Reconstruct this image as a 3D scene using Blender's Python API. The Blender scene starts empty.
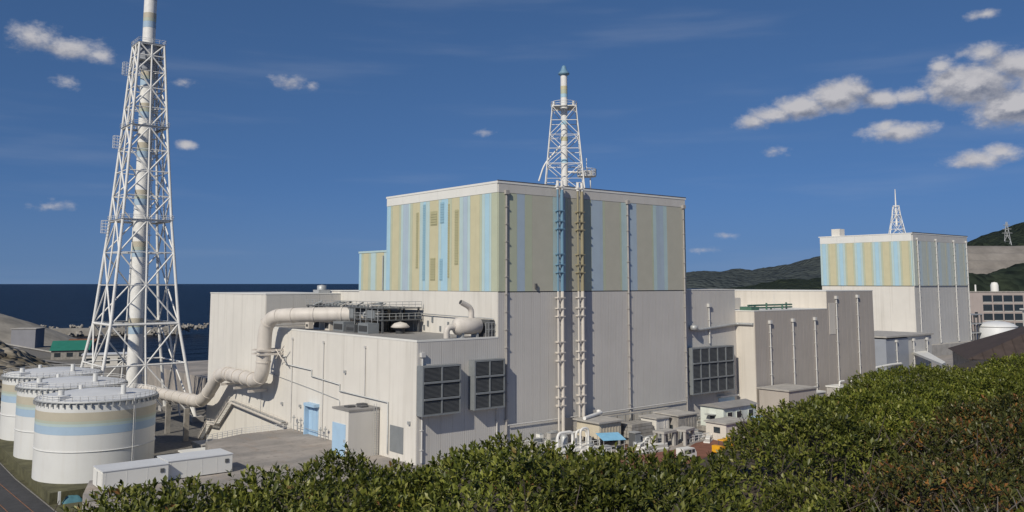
import bpy, math, random
import numpy as np
from mathutils import Vector, Matrix, noise as mnoise
random.seed(7); rng = np.random.default_rng(11)
R = math.radians
sc = bpy.context.scene
col = sc.collection

# ------------------------------------------------------------------ camera
TH = R(51)                      # compass bearing of the view, measured from +X
PITCH = math.atan(94 / 870)
cam = bpy.data.cameras.new('camera'); camo = bpy.data.objects.new('camera', cam); col.objects.link(camo)
cam.sensor_width = 36; cam.lens = 36 * 870 / 1024; cam.shift_y = -67 / 1024
cam.clip_start = 0.1; cam.clip_end = 60000
camo.location = (0, 0, 30); camo.rotation_euler = (R(90) + PITCH, 0, TH - R(90))
sc.camera = camo
FH = Vector((math.cos(TH), math.sin(TH), 0)); RT = Vector((math.sin(TH), -math.cos(TH), 0))

# ------------------------------------------------------------------ sun, sky, exposure
SUN_EL = R(37)
ldir = Vector((0.916 * math.cos(SUN_EL), 0.40 * math.cos(SUN_EL), -math.sin(SUN_EL))).normalized()
sl = bpy.data.lights.new('sun', 'SUN'); sl.energy = 3.85; sl.angle = R(0.53); sl.color = (1, 0.93, 0.80)
so = bpy.data.objects.new('sun', sl); col.objects.link(so); so.rotation_euler = ldir.to_track_quat('-Z', 'Y').to_euler()
so.location = (-60, -30, 120)
sc.view_settings.view_transform = 'Standard'; sc.view_settings.look = 'None'
sc.view_settings.gamma = 1; sc.view_settings.exposure = 0; sc.view_settings.use_curve_mapping = False
sc.render.engine = 'CYCLES'; sc.cycles.use_denoising = True
sc.cycles.max_bounces = 6; sc.cycles.diffuse_bounces = 3; sc.cycles.transparent_max_bounces = 8

W = bpy.data.worlds.new('World'); sc.world = W; W.use_nodes = True
W.cycles.sampling_method = 'MANUAL'; W.cycles.sample_map_resolution = 256
def world_nodes():
    nt = W.node_tree; nt.nodes.clear(); N = nt.nodes.new; L = nt.links.new
    def m(op, a, b=None, c=None, clamp=False):
        n = N('ShaderNodeMath'); n.operation = op; n.use_clamp = clamp
        for i, v in enumerate((a, b, c)):
            if v is None: continue
            if isinstance(v, (int, float)): n.inputs[i].default_value = v
            else: L(v, n.inputs[i])
        return n.outputs[0]
    sky = N('ShaderNodeTexSky'); sky.sky_type = 'NISHITA'; sky.sun_disc = False
    sky.sun_elevation = SUN_EL; sky.sun_rotation = math.atan2(-ldir.x, -ldir.y)
    sky.altitude = 1500; sky.air_density = 0.75; sky.dust_density = 0.15; sky.ozone_density = 3.2
    # the air is very clear: the pale band at the horizon is thinner than the model's
    geo = N('ShaderNodeTexCoord'); vm = N('ShaderNodeVectorMath'); vm.operation = 'MULTIPLY_ADD'; L(geo.outputs['Generated'], vm.inputs[0]); vm.inputs[1].default_value = (1, 1, .8); vm.inputs[2].default_value = (0, 0, .22)
    vn = N('ShaderNodeVectorMath'); vn.operation = 'NORMALIZE'; L(vm.outputs[0], vn.inputs[0]); L(vn.outputs[0], sky.inputs['Vector'])
    # azimuth / elevation in degrees, clouds are ellipses in that sphere
    tc = N('ShaderNodeTexCoord'); sp = N('ShaderNodeSeparateXYZ'); L(tc.outputs['Generated'], sp.inputs[0])
    x, y, z = sp.outputs
    # azimuth counted from the bearing of the view so that the seam lies behind
    ca, sa = math.cos(TH), math.sin(TH)
    fx = m('ADD', m('MULTIPLY', x, ca), m('MULTIPLY', y, sa)); fy = m('SUBTRACT', m('MULTIPLY', y, ca), m('MULTIPLY', x, sa))
    az = m('MULTIPLY', m('ARCTAN2', fy, fx), 57.2958); el = m('MULTIPLY', m('ARCSINE', z), 57.2958)
    cb = N('ShaderNodeCombineXYZ'); L(az, cb.inputs[0]); L(el, cb.inputs[1])
    deg = lambda c: (c[0] - 51, c[1])
    # az, el, half width, half height (degrees), weight
    CL = [(80.3, 14.1, 1.9, 1.0, .8), (78.3, 13.7, 2.4, .85, .95), (77.0, 13.5, 1.3, .65, .8), (78.6, 11.7, 1.1, .5, .55), (72.0, 12.3, 1.0, .38, .5), (71.7, 8.5, .75, .42, .9),
          (79.0, 4.4, 1.2, .45, .5), (65.6, 12.8, 1.6, .52, .55), (64.2, 12.55, .7, .42, .65), (52.9, 9.9, .9, .36, .42),
          (35.4, 10.2, 1.6, .65, 1), (34.0, 10.6, 2.1, .8, 1.1), (32.2, 10.95, 2.6, 1.0, 1.3), (30.3, 11.4, 2.2, 1.25, 1.5), (29.2, 11.8, 1.3, 1.05, 1.2), (27.6, 11.1, 2.2, .7, 1), (26.1, 11.15, 1.6, .75, 1),
          (22.6, 11.5, 3.4, 1.6, 1.6), (20.0, 12.3, 3.2, 1.3, 1.3), (20.6, 10.0, 2.9, 1.5, 1.6), (24.3, 12.7, 1.0, .7, .8), (18.4, 11.2, 2.8, 2.2, 1.6), (22.0, 13.2, 1.6, .8, .9),
          (26.7, 9.1, 2.6, .78, 1.15), (27.6, 9.35, 1.2, .6, 1), (22.5, 7.15, 2.6, .65, 1.1), (21.4, 7.5, 1.4, .65, 1), (34.0, 8.3, .95, .5, .65), (21.8, 15.4, 1.3, .36, .6),
          (37.2, 3.0, .9, .28, .6), (38.6, 2.1, 1.2, .26, .5)]
    r = random.Random(5)
    for k in range(10):        # the same scattered fair-weather clouds all round the rest of the sky
        a = r.uniform(95, 367); e = r.uniform(4, 34); s = r.uniform(.8, 2.2)
        CL.append((((a - 51 + 180) % 360) - 180 + 51, e, 1.9 * s, .8 * s, r.uniform(.6, 1.4)))
    g = bpy.data.node_groups.new('cloud_field', 'ShaderNodeTree')
    g.interface.new_socket('Vector', in_out='INPUT', socket_type='NodeSocketVector'); g.interface.new_socket('Field', in_out='OUTPUT', socket_type='NodeSocketFloat')
    gi = g.nodes.new('NodeGroupInput'); go = g.nodes.new('NodeGroupOutput')
    cur = None
    for (a, e, w, h, wt) in CL:
        c = deg((a, e)); mp = g.nodes.new('ShaderNodeMapping'); mp.vector_type = 'POINT'
        mp.inputs['Scale'].default_value = (1 / w, 1 / h, 1); mp.inputs['Location'].default_value = (-c[0] / w, -c[1] / h, 0)
        if cur is None: g.links.new(gi.outputs[0], mp.inputs[0])
        else:      # chained (times 1e-9) only so that the nodes are evaluated one after the other
            dv = g.nodes.new('ShaderNodeVectorMath'); dv.operation = 'MULTIPLY_ADD'; dv.inputs[1].default_value = (1e-9, 1e-9, 1e-9); g.links.new(cur, dv.inputs[0]); g.links.new(gi.outputs[0], dv.inputs[2]); g.links.new(dv.outputs[0], mp.inputs[0])
        ln = g.nodes.new('ShaderNodeVectorMath'); ln.operation = 'LENGTH'; g.links.new(mp.outputs[0], ln.inputs[0])
        mm = g.nodes.new('ShaderNodeMath'); mm.operation = 'MULTIPLY_ADD'; mm.inputs[1].default_value = -wt; mm.inputs[2].default_value = wt
        g.links.new(ln.outputs['Value'], mm.inputs[0])
        if cur is None: cur = mm.outputs[0]
        else:
            mx = g.nodes.new('ShaderNodeMath'); mx.operation = 'MAXIMUM'
            g.links.new(cur, mx.inputs[0]); g.links.new(mm.outputs[0], mx.inputs[1]); cur = mx.outputs[0]
    g.links.new(cur, go.inputs[0])
    def field(off):
        va = N('ShaderNodeVectorMath'); va.operation = 'ADD'; L(cb.outputs[0], va.inputs[0]); va.inputs[1].default_value = (off[0], off[1], 0)
        gn = N('ShaderNodeGroup'); gn.node_tree = g; L(va.outputs[0], gn.inputs[0])
        sc_ = N('ShaderNodeVectorMath'); sc_.operation = 'MULTIPLY'; L(va.outputs[0], sc_.inputs[0]); sc_.inputs[1].default_value = (1, 1.5, 1)
        nz = N('ShaderNodeTexNoise'); nz.inputs['Scale'].default_value = .62; nz.inputs['Detail'].default_value = 7; nz.inputs['Roughness'].default_value = .62
        L(sc_.outputs[0], nz.inputs['Vector'])
        sx = N('ShaderNodeSeparateColor'); L(nz.outputs['Color'], sx.inputs[0])
        bil = m('SUBTRACT', m('MULTIPLY', m('ABSOLUTE', m('SUBTRACT', sx.outputs[1], .5)), 2.6), .28)      # puffs parted by creases
        nn = m('ADD', m('MULTIPLY', m('SUBTRACT', nz.outputs[0], .47), 1.25), m('MULTIPLY', bil, .55))
        field.tex = sx.outputs[2]
        return m('ADD', gn.outputs[0], nn)
    f1 = field((.32, .62)); f0 = field((0, 0))
    def sstep(v, a, b):
        n = N('ShaderNodeMapRange'); n.interpolation_type = 'SMOOTHSTEP'; L(v, n.inputs[0]); n.inputs[1].default_value = a; n.inputs[2].default_value = b
        return n.outputs[0]
    alpha = sstep(f0, -.05, .85)
    # faint high streaks
    hz = N('ShaderNodeMapRange'); hz.interpolation_type = 'SMOOTHSTEP'; L(el, hz.inputs[0]); hz.inputs[1].default_value = 7; hz.inputs[2].default_value = -1; hz.inputs[3].default_value = 0; hz.inputs[4].default_value = .6
    st = N('ShaderNodeVectorMath'); st.operation = 'MULTIPLY'; L(cb.outputs[0], st.inputs[0]); st.inputs[1].default_value = (.05, .42, 1)
    sn = N('ShaderNodeTexNoise'); sn.inputs['Scale'].default_value = 1.0; sn.inputs['Detail'].default_value = 6; L(st.outputs[0], sn.inputs['Vector'])
    streak = m('MULTIPLY', sstep(sn.outputs[0], .5, .78), .13)
    shade = sstep(m('SUBTRACT', f1, f0), -.65, .45)          # thick side away from the sun
    thick = sstep(f0, .3, 1.5)
    dark = m('ADD', m('MULTIPLY', shade, m('ADD', .5, m('MULTIPLY', thick, .65))), m('MULTIPLY', m('SUBTRACT', .52, field.tex), 1.5), clamp=True)
    cm = N('ShaderNodeMix'); cm.data_type = 'RGBA'; L(dark, cm.inputs['Factor'])
    cm.inputs['A'].default_value = (5.3, 5.2, 5.4, 1); cm.inputs['B'].default_value = (1.35, 1.6, 2.3, 1)
    gm = N('ShaderNodeHueSaturation'); gm.inputs['Saturation'].default_value = 1.12; gm.inputs['Value'].default_value = 1.0; L(sky.outputs[0], gm.inputs['Color'])
    m0 = N('ShaderNodeMix'); m0.data_type = 'RGBA'; L(streak, m0.inputs['Factor']); mh = N('ShaderNodeMix'); mh.data_type = 'RGBA'; L(hz.outputs[0], mh.inputs['Factor']); L(gm.outputs[0], mh.inputs['A']); mh.inputs['B'].default_value = (1.35, 2.1, 3.3, 1); L(mh.outputs['Result'], m0.inputs['A']); m0.inputs['B'].default_value = (4.2, 4.6, 5.4, 1)
    m1 = N('ShaderNodeMix'); m1.data_type = 'RGBA'; L(m('MULTIPLY', alpha, .95), m1.inputs['Factor']); L(m0.outputs['Result'], m1.inputs['A']); L(cm.outputs['Result'], m1.inputs['B'])
    bg = N('ShaderNodeBackground'); L(m1.outputs['Result'], bg.inputs['Color']); bg.inputs['Strength'].default_value = 0.10
    out = N('ShaderNodeOutputWorld'); L(bg.outputs[0], out.inputs['Surface'])
world_nodes()

# ------------------------------------------------------------------ materials
MATS = {}
def mat(name, c, rough=.6, var=.10, scale=.35, stretch=(1, 1, 1), ribs=None, bump=0, bscale=4, metal=0, stain=None, spec=.4, island=None):
    """base colour c with noise wear; ribs = (axis, period m) fine corrugation relief; stain = (colour, amount) vertical streaks"""
    if name in MATS: return MATS[name]
    mt = bpy.data.materials.new(name); mt.use_nodes = True; nt = mt.node_tree; N = nt.nodes.new; L = nt.links.new
    b = nt.nodes['Principled BSDF']; b.inputs['Roughness'].default_value = rough; b.inputs['Metallic'].default_value = metal; b.inputs['Specular IOR Level'].default_value = spec
    g = N('ShaderNodeNewGeometry'); mp = N('ShaderNodeMapping'); mp.inputs['Scale'].default_value = stretch; L(g.outputs['Position'], mp.inputs[0])
    nz = N('ShaderNodeTexNoise'); nz.inputs['Scale'].default_value = scale; nz.inputs['Detail'].default_value = 6; nz.inputs['Roughness'].default_value = .6; L(mp.outputs[0], nz.inputs['Vector'])
    mr = N('ShaderNodeMapRange'); mr.inputs[1].default_value = .3; mr.inputs[2].default_value = .7; mr.inputs[3].default_value = 1 - var; mr.inputs[4].default_value = 1 + var * .6; L(nz.outputs[0], mr.inputs[0])
    mx = N('ShaderNodeMix'); mx.data_type = 'RGBA'; mx.blend_type = 'MULTIPLY'; mx.inputs['Factor'].default_value = 1; mx.inputs['A'].default_value = (*c, 1); L(mr.outputs[0], mx.inputs['B'])
    cur = mx.outputs['Result']
    if island:
        rm = N('ShaderNodeMapRange'); L(g.outputs['Random Per Island'], rm.inputs[0]); rm.inputs[3].default_value = 1 - island; rm.inputs[4].default_value = 1 + island
        m2 = N('ShaderNodeMix'); m2.data_type = 'RGBA'; m2.blend_type = 'MULTIPLY'; m2.inputs['Factor'].default_value = 1; L(cur, m2.inputs['A']); L(rm.outputs[0], m2.inputs['B']); cur = m2.outputs['Result']
    if stain:
        mp2 = N('ShaderNodeMapping'); mp2.inputs['Scale'].default_value = (.9, .9, .045); L(g.outputs['Position'], mp2.inputs[0])
        n2 = N('ShaderNodeTexNoise'); n2.inputs['Scale'].default_value = 1; n2.inputs['Detail'].default_value = 5; L(mp2.outputs[0], n2.inputs['Vector'])
        r2 = N('ShaderNodeMapRange'); r2.inputs[1].default_value = .5; r2.inputs[2].default_value = .78; r2.inputs[4].default_value = stain[1]; L(n2.outputs[0], r2.inputs[0])
        m3 = N('ShaderNodeMix'); m3.data_type = 'RGBA'; L(r2.outputs[0], m3.inputs['Factor']); L(cur, m3.inputs['A']); m3.inputs['B'].default_value = (*stain[0], 1); cur = m3.outputs['Result']
    L(cur, b.inputs['Base Color'])
    h = None
    if ribs:
        s2 = N('ShaderNodeSeparateXYZ'); L(g.outputs['Position'], s2.inputs[0])
        mm = N('ShaderNodeMath'); mm.operation = 'MULTIPLY'; L(s2.outputs[ribs[0]], mm.inputs[0]); mm.inputs[1].default_value = 2 * math.pi / ribs[1]
        sn = N('ShaderNodeMath'); sn.operation = 'SINE'; L(mm.outputs[0], sn.inputs[0]); h = sn.outputs[0]
        bp = N('ShaderNodeBump'); bp.inputs['Strength'].default_value = .13; bp.inputs['Distance'].default_value = .05; L(h, bp.inputs['Height']); L(bp.outputs[0], b.inputs['Normal'])
    elif bump:
        n3 = N('ShaderNodeTexNoise'); n3.inputs['Scale'].default_value = bscale; n3.inputs['Detail'].default_value = 8; L(g.outputs['Position'], n3.inputs['Vector'])
        bp = N('ShaderNodeBump'); bp.inputs['Strength'].default_value = .6; bp.inputs['Distance'].default_value = bump; L(n3.outputs[0], bp.inputs['Height']); L(bp.outputs[0], b.inputs['Normal'])
    MATS[name] = mt; return mt
DIRT = (.23, .20, .16)
M = dict(
 white=mat('white_wall_paint', (.665, .635, .58), .7, .06, .12, stain=(DIRT, .26), bump=.02, bscale=.8),
 cream=mat('cream_wall_paint', (.62, .575, .51), .7, .06, .12, stain=(DIRT, .26)),
 fascia=mat('off_white_fascia', (.70, .69, .65), .6, .05, .2),
 ribX=mat('grey_ribbed_cladding', (.53, .51, .48), .65, .06, .15, ribs=(0, .45), stain=(DIRT, .07)),
 smooth=mat('smooth_grey_cladding', (.55, .53, .495), .65, .05, .15, stain=(DIRT, .1)),
 ribD=mat('taupe_ribbed_cladding', (.42, .38, .34), .65, .07, .15, ribs=(0, .6), stain=(DIRT, .18)),
 ribL=mat('light_grey_ribbed_cladding', (.50, .49, .47), .6, .06, .1, ribs=(0, .6), stain=(DIRT, .12)),
 roof=mat('flat_roof_grey', (.26, .25, .24), .9, .2, .3, bump=.03),
 dark=mat('dark_coping_metal', (.09, .09, .095), .6, .1),
 steel=mat('white_painted_steel', (.74, .73, .70), .5, .10, .8, stain=((.35, .24, .15), .12)),
 galv=mat('galvanised_steel', (.42, .43, .43), .5, .15, 1.5, metal=.3),
 pipedark=mat('weathered_grey_downpipe', (.36, .34, .32), .6, .15, 1),
 pipe=mat('grey_white_downpipe', (.55, .54, .52), .5, .08, 1),
 duct=mat('cream_duct_paint', (.60, .555, .50), .55, .10, .5, stain=(DIRT, .2)),
 tank=mat('white_tank_paint', (.64, .64, .62), .5, .05, .2, stain=((.4, .33, .25), .14)),
 tanktop=mat('white_tank_roof', (.62, .63, .64), .5, .06, .3),
 louvre=mat('grey_louvre_metal', (.10, .105, .11), .5, .1, 1),
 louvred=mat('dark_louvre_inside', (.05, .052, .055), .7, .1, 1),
 frameg=mat('louvre_frame_grey', (.20, .215, .225), .5, .1, 1),
 green=mat('dark_green_steel', (.07, .15, .11), .5, .15, 1),
 concrete=mat('concrete', (.40, .38, .35), .85, .2, .5, bump=.02, stain=(DIRT, .3)),
 conc2=mat('weathered_concrete', (.33, .31, .28), .9, .3, .8, bump=.04, stain=((.16, .13, .1), .5)),
 asphalt=mat('asphalt', (.055, .055, .058), .9, .25, .6, bump=.01, bscale=20),
 yard=mat('worn_concrete_yard', (.30, .255, .225), .9, .32, .10, bump=.01, bscale=6),
 gravel=mat('ballast_gravel', (.16, .15, .135), .95, .35, .9, bump=.08, bscale=3),
 soil=mat('red_brown_soil', (.20, .085, .055), .95, .3, .5, bump=.06, bscale=3),
 earth=mat('brown_earth', (.075, .058, .04), .95, .3, 1.5, bump=.05, bscale=6),
 grass=mat('rough_grass', (.10, .095, .05), .95, .45, .35, bump=.15, bscale=2),
 paleblue=mat('pale_blue_paint', (.36, .52, .68), .5, .06, .5),
 bluetarp=mat('blue_tarpaulin', (.22, .47, .66), .5, .12, 1),
 rust=mat('rusty_steel', (.17, .085, .05), .85, .35, .9),
 yellow=mat('yellow_machine_paint', (.75, .38, .02), .4, .08, 1),
 rubber=mat('black_rubber', (.02, .02, .02), .8),
 glass=mat('dark_window_glass', (.03, .04, .05), .08, .05, 1, spec=.7),
 mint=mat('pale_green_cabin_paint', (.62, .66, .60), .6, .08, .6, stain=(DIRT, .2)),
 beigep=mat('beige_cabin_paint', (.55, .49, .38), .6, .1, .6, stain=(DIRT, .3)),
 greenroof=mat('green_sheet_roof', (.03, .19, .13), .5, .15, .3),
 brownroof=mat('dark_brown_roof', (.062, .045, .038), .8, .25, .5, bump=.03, bscale=3),
 pinkwall=mat('pinkish_grey_wall', (.36, .31, .29), .8, .08, .2, stain=(DIRT, .2)),
 rail=mat('white_rail_paint', (.68, .68, .66), .5, .1, 1),
 storegrey=mat('store_grey', (.24, .24, .26), .8, .1, .2),
 greybox=mat('blue_grey_cladding', (.30, .32, .36), .7, .1, .2),
 shot=mat('shotcrete_slope', (.22, .20, .18), .95, .3, .06, bump=.6, bscale=.25),
 sand=mat('sandy_slope', (.29, .265, .225), .95, .35, .05, bump=.8, bscale=.2),
 rock=mat('breakwater_concrete', (.30, .28, .25), .95, .3, .1, bump=.3, bscale=.4),
 sblue=mat('stripe_sky_blue', (.37, .55, .65), .55, .05, .4, stain=(DIRT, .12)), scyan=mat('stripe_pale_cyan', (.44, .56, .56), .55, .05, .4, stain=(DIRT, .12)),
 sgreen=mat('stripe_pale_green', (.45, .48, .36), .55, .05, .4), sbeige=mat('stripe_beige', (.54, .50, .33), .55, .05, .4, stain=(DIRT, .12)),
 slav=mat('stripe_soft_blue', (.39, .475, .55), .55, .05, .4, stain=(DIRT, .12)), skhaki=mat('stripe_khaki', (.465, .45, .37), .55, .05, .4),
 lblue=mat('louvre_mid_blue', (.27, .43, .52), .55, .05, .4), lkhaki=mat('louvre_khaki', (.40, .38, .23), .55, .05, .4),
 tblue=mat('tank_band_blue', (.34, .45, .56), .55, .05, .4), tcyan=mat('tank_band_cyan', (.42, .51, .50), .55, .05, .4), tgreen=mat('tank_band_green', (.42, .45, .37), .55, .05, .4), tbeige=mat('tank_band_beige', (.46, .42, .33), .55, .06, .4),
 oblue=mat('pipe_blue', (.15, .27, .37), .5, .06, .6), olive=mat('pipe_olive', (.30, .265, .17), .5, .06, .6),
)

# ------------------------------------------------------------------ mesh helpers
class MB:
    def __init__(s): s.v = []; s.f = []; s.sm = []
    def add(s, vs, fs, smooth=False):
        o = len(s.v); s.v += [tuple(v) for v in vs]
        for f in fs: s.f.append([i + o for i in f]); s.sm.append(smooth)
        return s
    def box(s, x0, x1, y0, y1, z0, z1):
        return s.add([(x0, y0, z0), (x1, y0, z0), (x1, y1, z0), (x0, y1, z0), (x0, y0, z1), (x1, y0, z1), (x1, y1, z1), (x0, y1, z1)],
              [(0, 3, 2, 1), (4, 5, 6, 7), (0, 1, 5, 4), (1, 2, 6, 5), (2, 3, 7, 6), (3, 0, 4, 7)])
    def obox(s, c, ax, lx, ly, z0, z1):       # box turned by angle ax round z, centred on c
        ca, sa = math.cos(ax), math.sin(ax); P = []
        for z in (z0, z1):
            for (a, b) in ((-1, -1), (1, -1), (1, 1), (-1, 1)):
                a *= lx / 2; b *= ly / 2; P.append((c[0] + a * ca - b * sa, c[1] + a * sa + b * ca, z))
        return s.add(P, [(0, 3, 2, 1), (4, 5, 6, 7), (0, 1, 5, 4), (1, 2, 6, 5), (2, 3, 7, 6), (3, 0, 4, 7)])
    def prism(s, pts, z0, z1):
        n = len(pts); vs = [(p[0], p[1], z0) for p in pts] + [(p[0], p[1], z1) for p in pts]
        return s.add(vs, [tuple(range(n))[::-1], tuple(range(n, 2 * n))] + [(i, (i + 1) % n, n + (i + 1) % n, n + i) for i in range(n)])
    def tube(s, pts, r, n=8, cap=True):       # swept tube along a polyline, r a number or list
        pts = [Vector(p) for p in pts]; rs = r if isinstance(r, (list, tuple)) else [r] * len(pts)
        rings = []; prev = None
        for i, p in enumerate(pts):
            d = (pts[min(i + 1, len(pts) - 1)] - pts[max(i - 1, 0)]).normalized()
            if prev is None:
                u = d.cross(Vector((0, 0, 1)));
                if u.length < .05: u = d.cross(Vector((1, 0, 0)))
            else: u = prev - d * prev.dot(d)
            u.normalize(); prev = u; w = d.cross(u)
            rings.append([p + u * rs[i] * math.cos(2 * math.pi * k / n) + w * rs[i] * math.sin(2 * math.pi * k / n) for k in range(n)])
        o = len(s.v)
        for ring in rings: s.v += [tuple(q) for q in ring]
        for i in range(len(rings) - 1):
            for k in range(n):
                a = o + i * n + k; b = o + i * n + (k + 1) % n
                s.f.append([a, b, b + n, a + n]); s.sm.append(n > 5)
        if cap:
            for ring, rev in ((rings[0], True), (rings[-1], False)):      # caps with corners of their own, so the sides keep round normals
                c0 = len(s.v); s.v += [tuple(q) for q in ring]; ids = [c0 + k for k in range(n)]; s.f.append(ids[::-1] if rev else ids); s.sm.append(False)
        return s
    def lathe(s, c, prof, n=32):              # prof: (radius, z)
        o = len(s.v)
        for (r, z) in prof:
            for k in range(n): s.v.append((c[0] + r * math.cos(2 * math.pi * k / n), c[1] + r * math.sin(2 * math.pi * k / n), z))
        for i in range(len(prof) - 1):
            flat = abs(prof[i][1] - prof[i + 1][1]) < 1e-4
            for k in range(n):
                a = o + i * n + k; b = o + i * n + (k + 1) % n; s.f.append([a, b, b + n, a + n]); s.sm.append(not flat)
        return s
    def build(s, name, m, parent=None, loc=None):
        org = Vector(parent.get('_o', (0, 0, 0))) if parent is not None else Vector(loc or (0, 0, 0))
        me = bpy.data.meshes.new(name); me.from_pydata([(v[0] - org[0], v[1] - org[1], v[2] - org[2]) for v in s.v], [], s.f)
        me.polygons.foreach_set('use_smooth', s.sm); me.materials.append(m); me.update()
        o = bpy.data.objects.new(name, me); col.objects.link(o)
        if parent is not None: o.parent = parent; o['_o'] = list(org)
        else: o.location = org; o['_o'] = list(org)
        return o
def smooth_path(pts, rad=2.5, seg=6):         # rounds the corners of a polyline
    P = [Vector(p) for p in pts]; out = [P[0]]
    for i in range(1, len(P) - 1):
        a = P[i] + (P[i - 1] - P[i]).normalized() * min(rad, (P[i - 1] - P[i]).length * .48)
        b = P[i] + (P[i + 1] - P[i]).normalized() * min(rad, (P[i + 1] - P[i]).length * .48)
        for k in range(seg + 1):
            t = k / seg; out.append(a * (1 - t) ** 2 + P[i] * 2 * t * (1 - t) + b * t * t)
    return out + [P[-1]]
def thing(name, loc, label, cat, group=None):
    o = bpy.data.objects.new(name, None); col.objects.link(o); o.location = loc; o.empty_display_size = .5
    o['_o'] = list(loc); o['label'] = label; o['category'] = cat
    if group: o['group'] = group
    return o
def tag(o, label, cat, group=None):
    o['label'] = label; o['category'] = cat
    if group: o['group'] = group
    return o
def struct(name, mb, m):
    o = mb.build(name, m); o['kind'] = 'structure'; return o
_pm = {}
def piece(name, dims, pos, m, parent):        # a box part sharing its mesh with alike pieces; pos = lower corner
    k = (tuple(round(d, 3) for d in dims), m.name)
    if k not in _pm:
        b = MB().box(0, k[0][0], 0, k[0][1], 0, k[0][2]); me = bpy.data.meshes.new(name); me.from_pydata(b.v, [], b.f); me.materials.append(m); _pm[k] = me
    o = bpy.data.objects.new(name, _pm[k]); col.objects.link(o); o.parent = parent
    org = parent['_o']; o.location = (pos[0] - org[0], pos[1] - org[1], pos[2] - org[2]); o['_o'] = list(pos)
    return o
def copy_tree(o, delta, parent=None):
    c = o.copy(); col.objects.link(c)
    if parent is None: c.location = o.location + Vector(delta)
    else: c.parent = parent
    for ch in list(o.children): copy_tree(ch, delta, c)
    return c
def railing(name, parent, pts, h=1.1, step=2.0, m=None, r=.04):
    b = MB(); m = m or M['galv']
    for i in range(len(pts) - 1):
        p, q = Vector(pts[i]), Vector(pts[i + 1]); n = max(1, round((q - p).length / step))
        for k in range(n + 1):
            a = p.lerp(q, k / n); b.tube([a, a + Vector((0, 0, h))], r, 5)
        for hh in (h, h * .55): b.tube([p + Vector((0, 0, hh)), q + Vector((0, 0, hh))], r, 5)
    return b.build(name, m, parent)
def downpipe(parent, x, y, z0, z1, r=.16, dx=0, dy=-.32, m=None):
    b = MB(); b.tube([(x + dx, y + dy, z0), (x + dx, y + dy, z1)], r, 8)
    b.box(x + dx - .4, x + dx + .4, y + dy - (.4 if dy else .4), y + dy + .4, z1, z1 + .75)
    z = z0 + 2
    while z < z1 - 1: b.box(x + dx - r * 1.5, x + dx + r * 1.5, y + dy - r * 1.5, y + dy + r * 1.5, z, z + .12); z += 3.2
    return b.build('downpipe', m or M['pipe'], parent)
def panels_y(parent, name, xs, y, z0, z1, m, t=.10, gap=.05):     # upright panels on a wall that faces -Y
    for a, b in zip(xs[:-1], xs[1:]): piece(name, (b - a - gap, t, z1 - z0), (a + gap / 2, y - t, z0), m, parent)
def panels_x(parent, name, ys, x, z0, z1, m, t=.10, gap=.05):     # upright panels on a wall that faces -X
    for a, b in zip(ys[:-1], ys[1:]): piece(name, (t, b - a - gap, z1 - z0), (x - t, a + gap / 2, z0), m, parent)
def lin(a, b, n): return [a + (b - a) * i / n for i in range(n + 1)]

# ------------------------------------------------------------------ the ground, the sea, the hills
LOW = -8.8; SEA = -17
b = MB(); b.prism([(-700, -200), (1100, -200), (1100, 700), (700, 430), (300, 372), (140, 362), (96, 362), (98, 425), (128, 430), (126, 452), (112, 470), (120, 500), (128, 545), (110, 640), (-100, 760), (-700, 800)], -19, LOW)
struct('ground', b, M['gravel'])
# raised plant yard, one concrete terrace with its retaining sides
b = MB(); b.prism([(33, 60), (33, 138), (36, 147), (57, 150), (61.5, 168.6), (70, 172.4), (80.9, 172.4), (80.9, 190), (101, 190), (101, 340), (1000, 400), (1000, 20), (300, 20), (120, 40)], LOW - 1, 0)
def yard_mat():
    mt = bpy.data.materials.new('stained_concrete_yard'); mt.use_nodes = True; nt = mt.node_tree; N = nt.nodes.new; L = nt.links.new
    p = nt.nodes['Principled BSDF']; p.inputs['Roughness'].default_value = .92; g = N('ShaderNodeNewGeometry'); cur = None
    for sc_, st, lo, hi, ca, cb in ((.09, (1, 1.6, 1), .42, .62, (.21, .195, .18), (.36, .32, .285)), (.22, (1.8, .7, 1), .55, .72, None, (.24, .17, .115)), (.6, (1, 1, 1), .58, .66, None, (.13, .115, .10)), (3.0, (1, 1, 1), .35, .8, None, (.34, .31, .28))):
        mp = N('ShaderNodeMapping'); mp.inputs['Scale'].default_value = st; mp.inputs['Location'].default_value = (sc_ * 31, 4.2, 0); L(g.outputs['Position'], mp.inputs[0])
        nz = N('ShaderNodeTexNoise'); nz.inputs['Scale'].default_value = sc_; nz.inputs['Detail'].default_value = 6; nz.inputs['Roughness'].default_value = .6; L(mp.outputs[0], nz.inputs['Vector'])
        mr = N('ShaderNodeMapRange'); mr.inputs[1].default_value = lo; mr.inputs[2].default_value = hi; mr.inputs[4].default_value = 1 if ca else .6; L(nz.outputs[0], mr.inputs[0])
        mx = N('ShaderNodeMix'); mx.data_type = 'RGBA'; L(mr.outputs[0], mx.inputs['Factor']); mx.inputs['B'].default_value = (*cb, 1)
        if ca: mx.inputs['A'].default_value = (*ca, 1)
        else: L(cur, mx.inputs['A'])
        cur = mx.outputs['Result']
    L(cur, p.inputs['Base Color']); return mt
struct('plant_yard', b, yard_mat())
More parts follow.
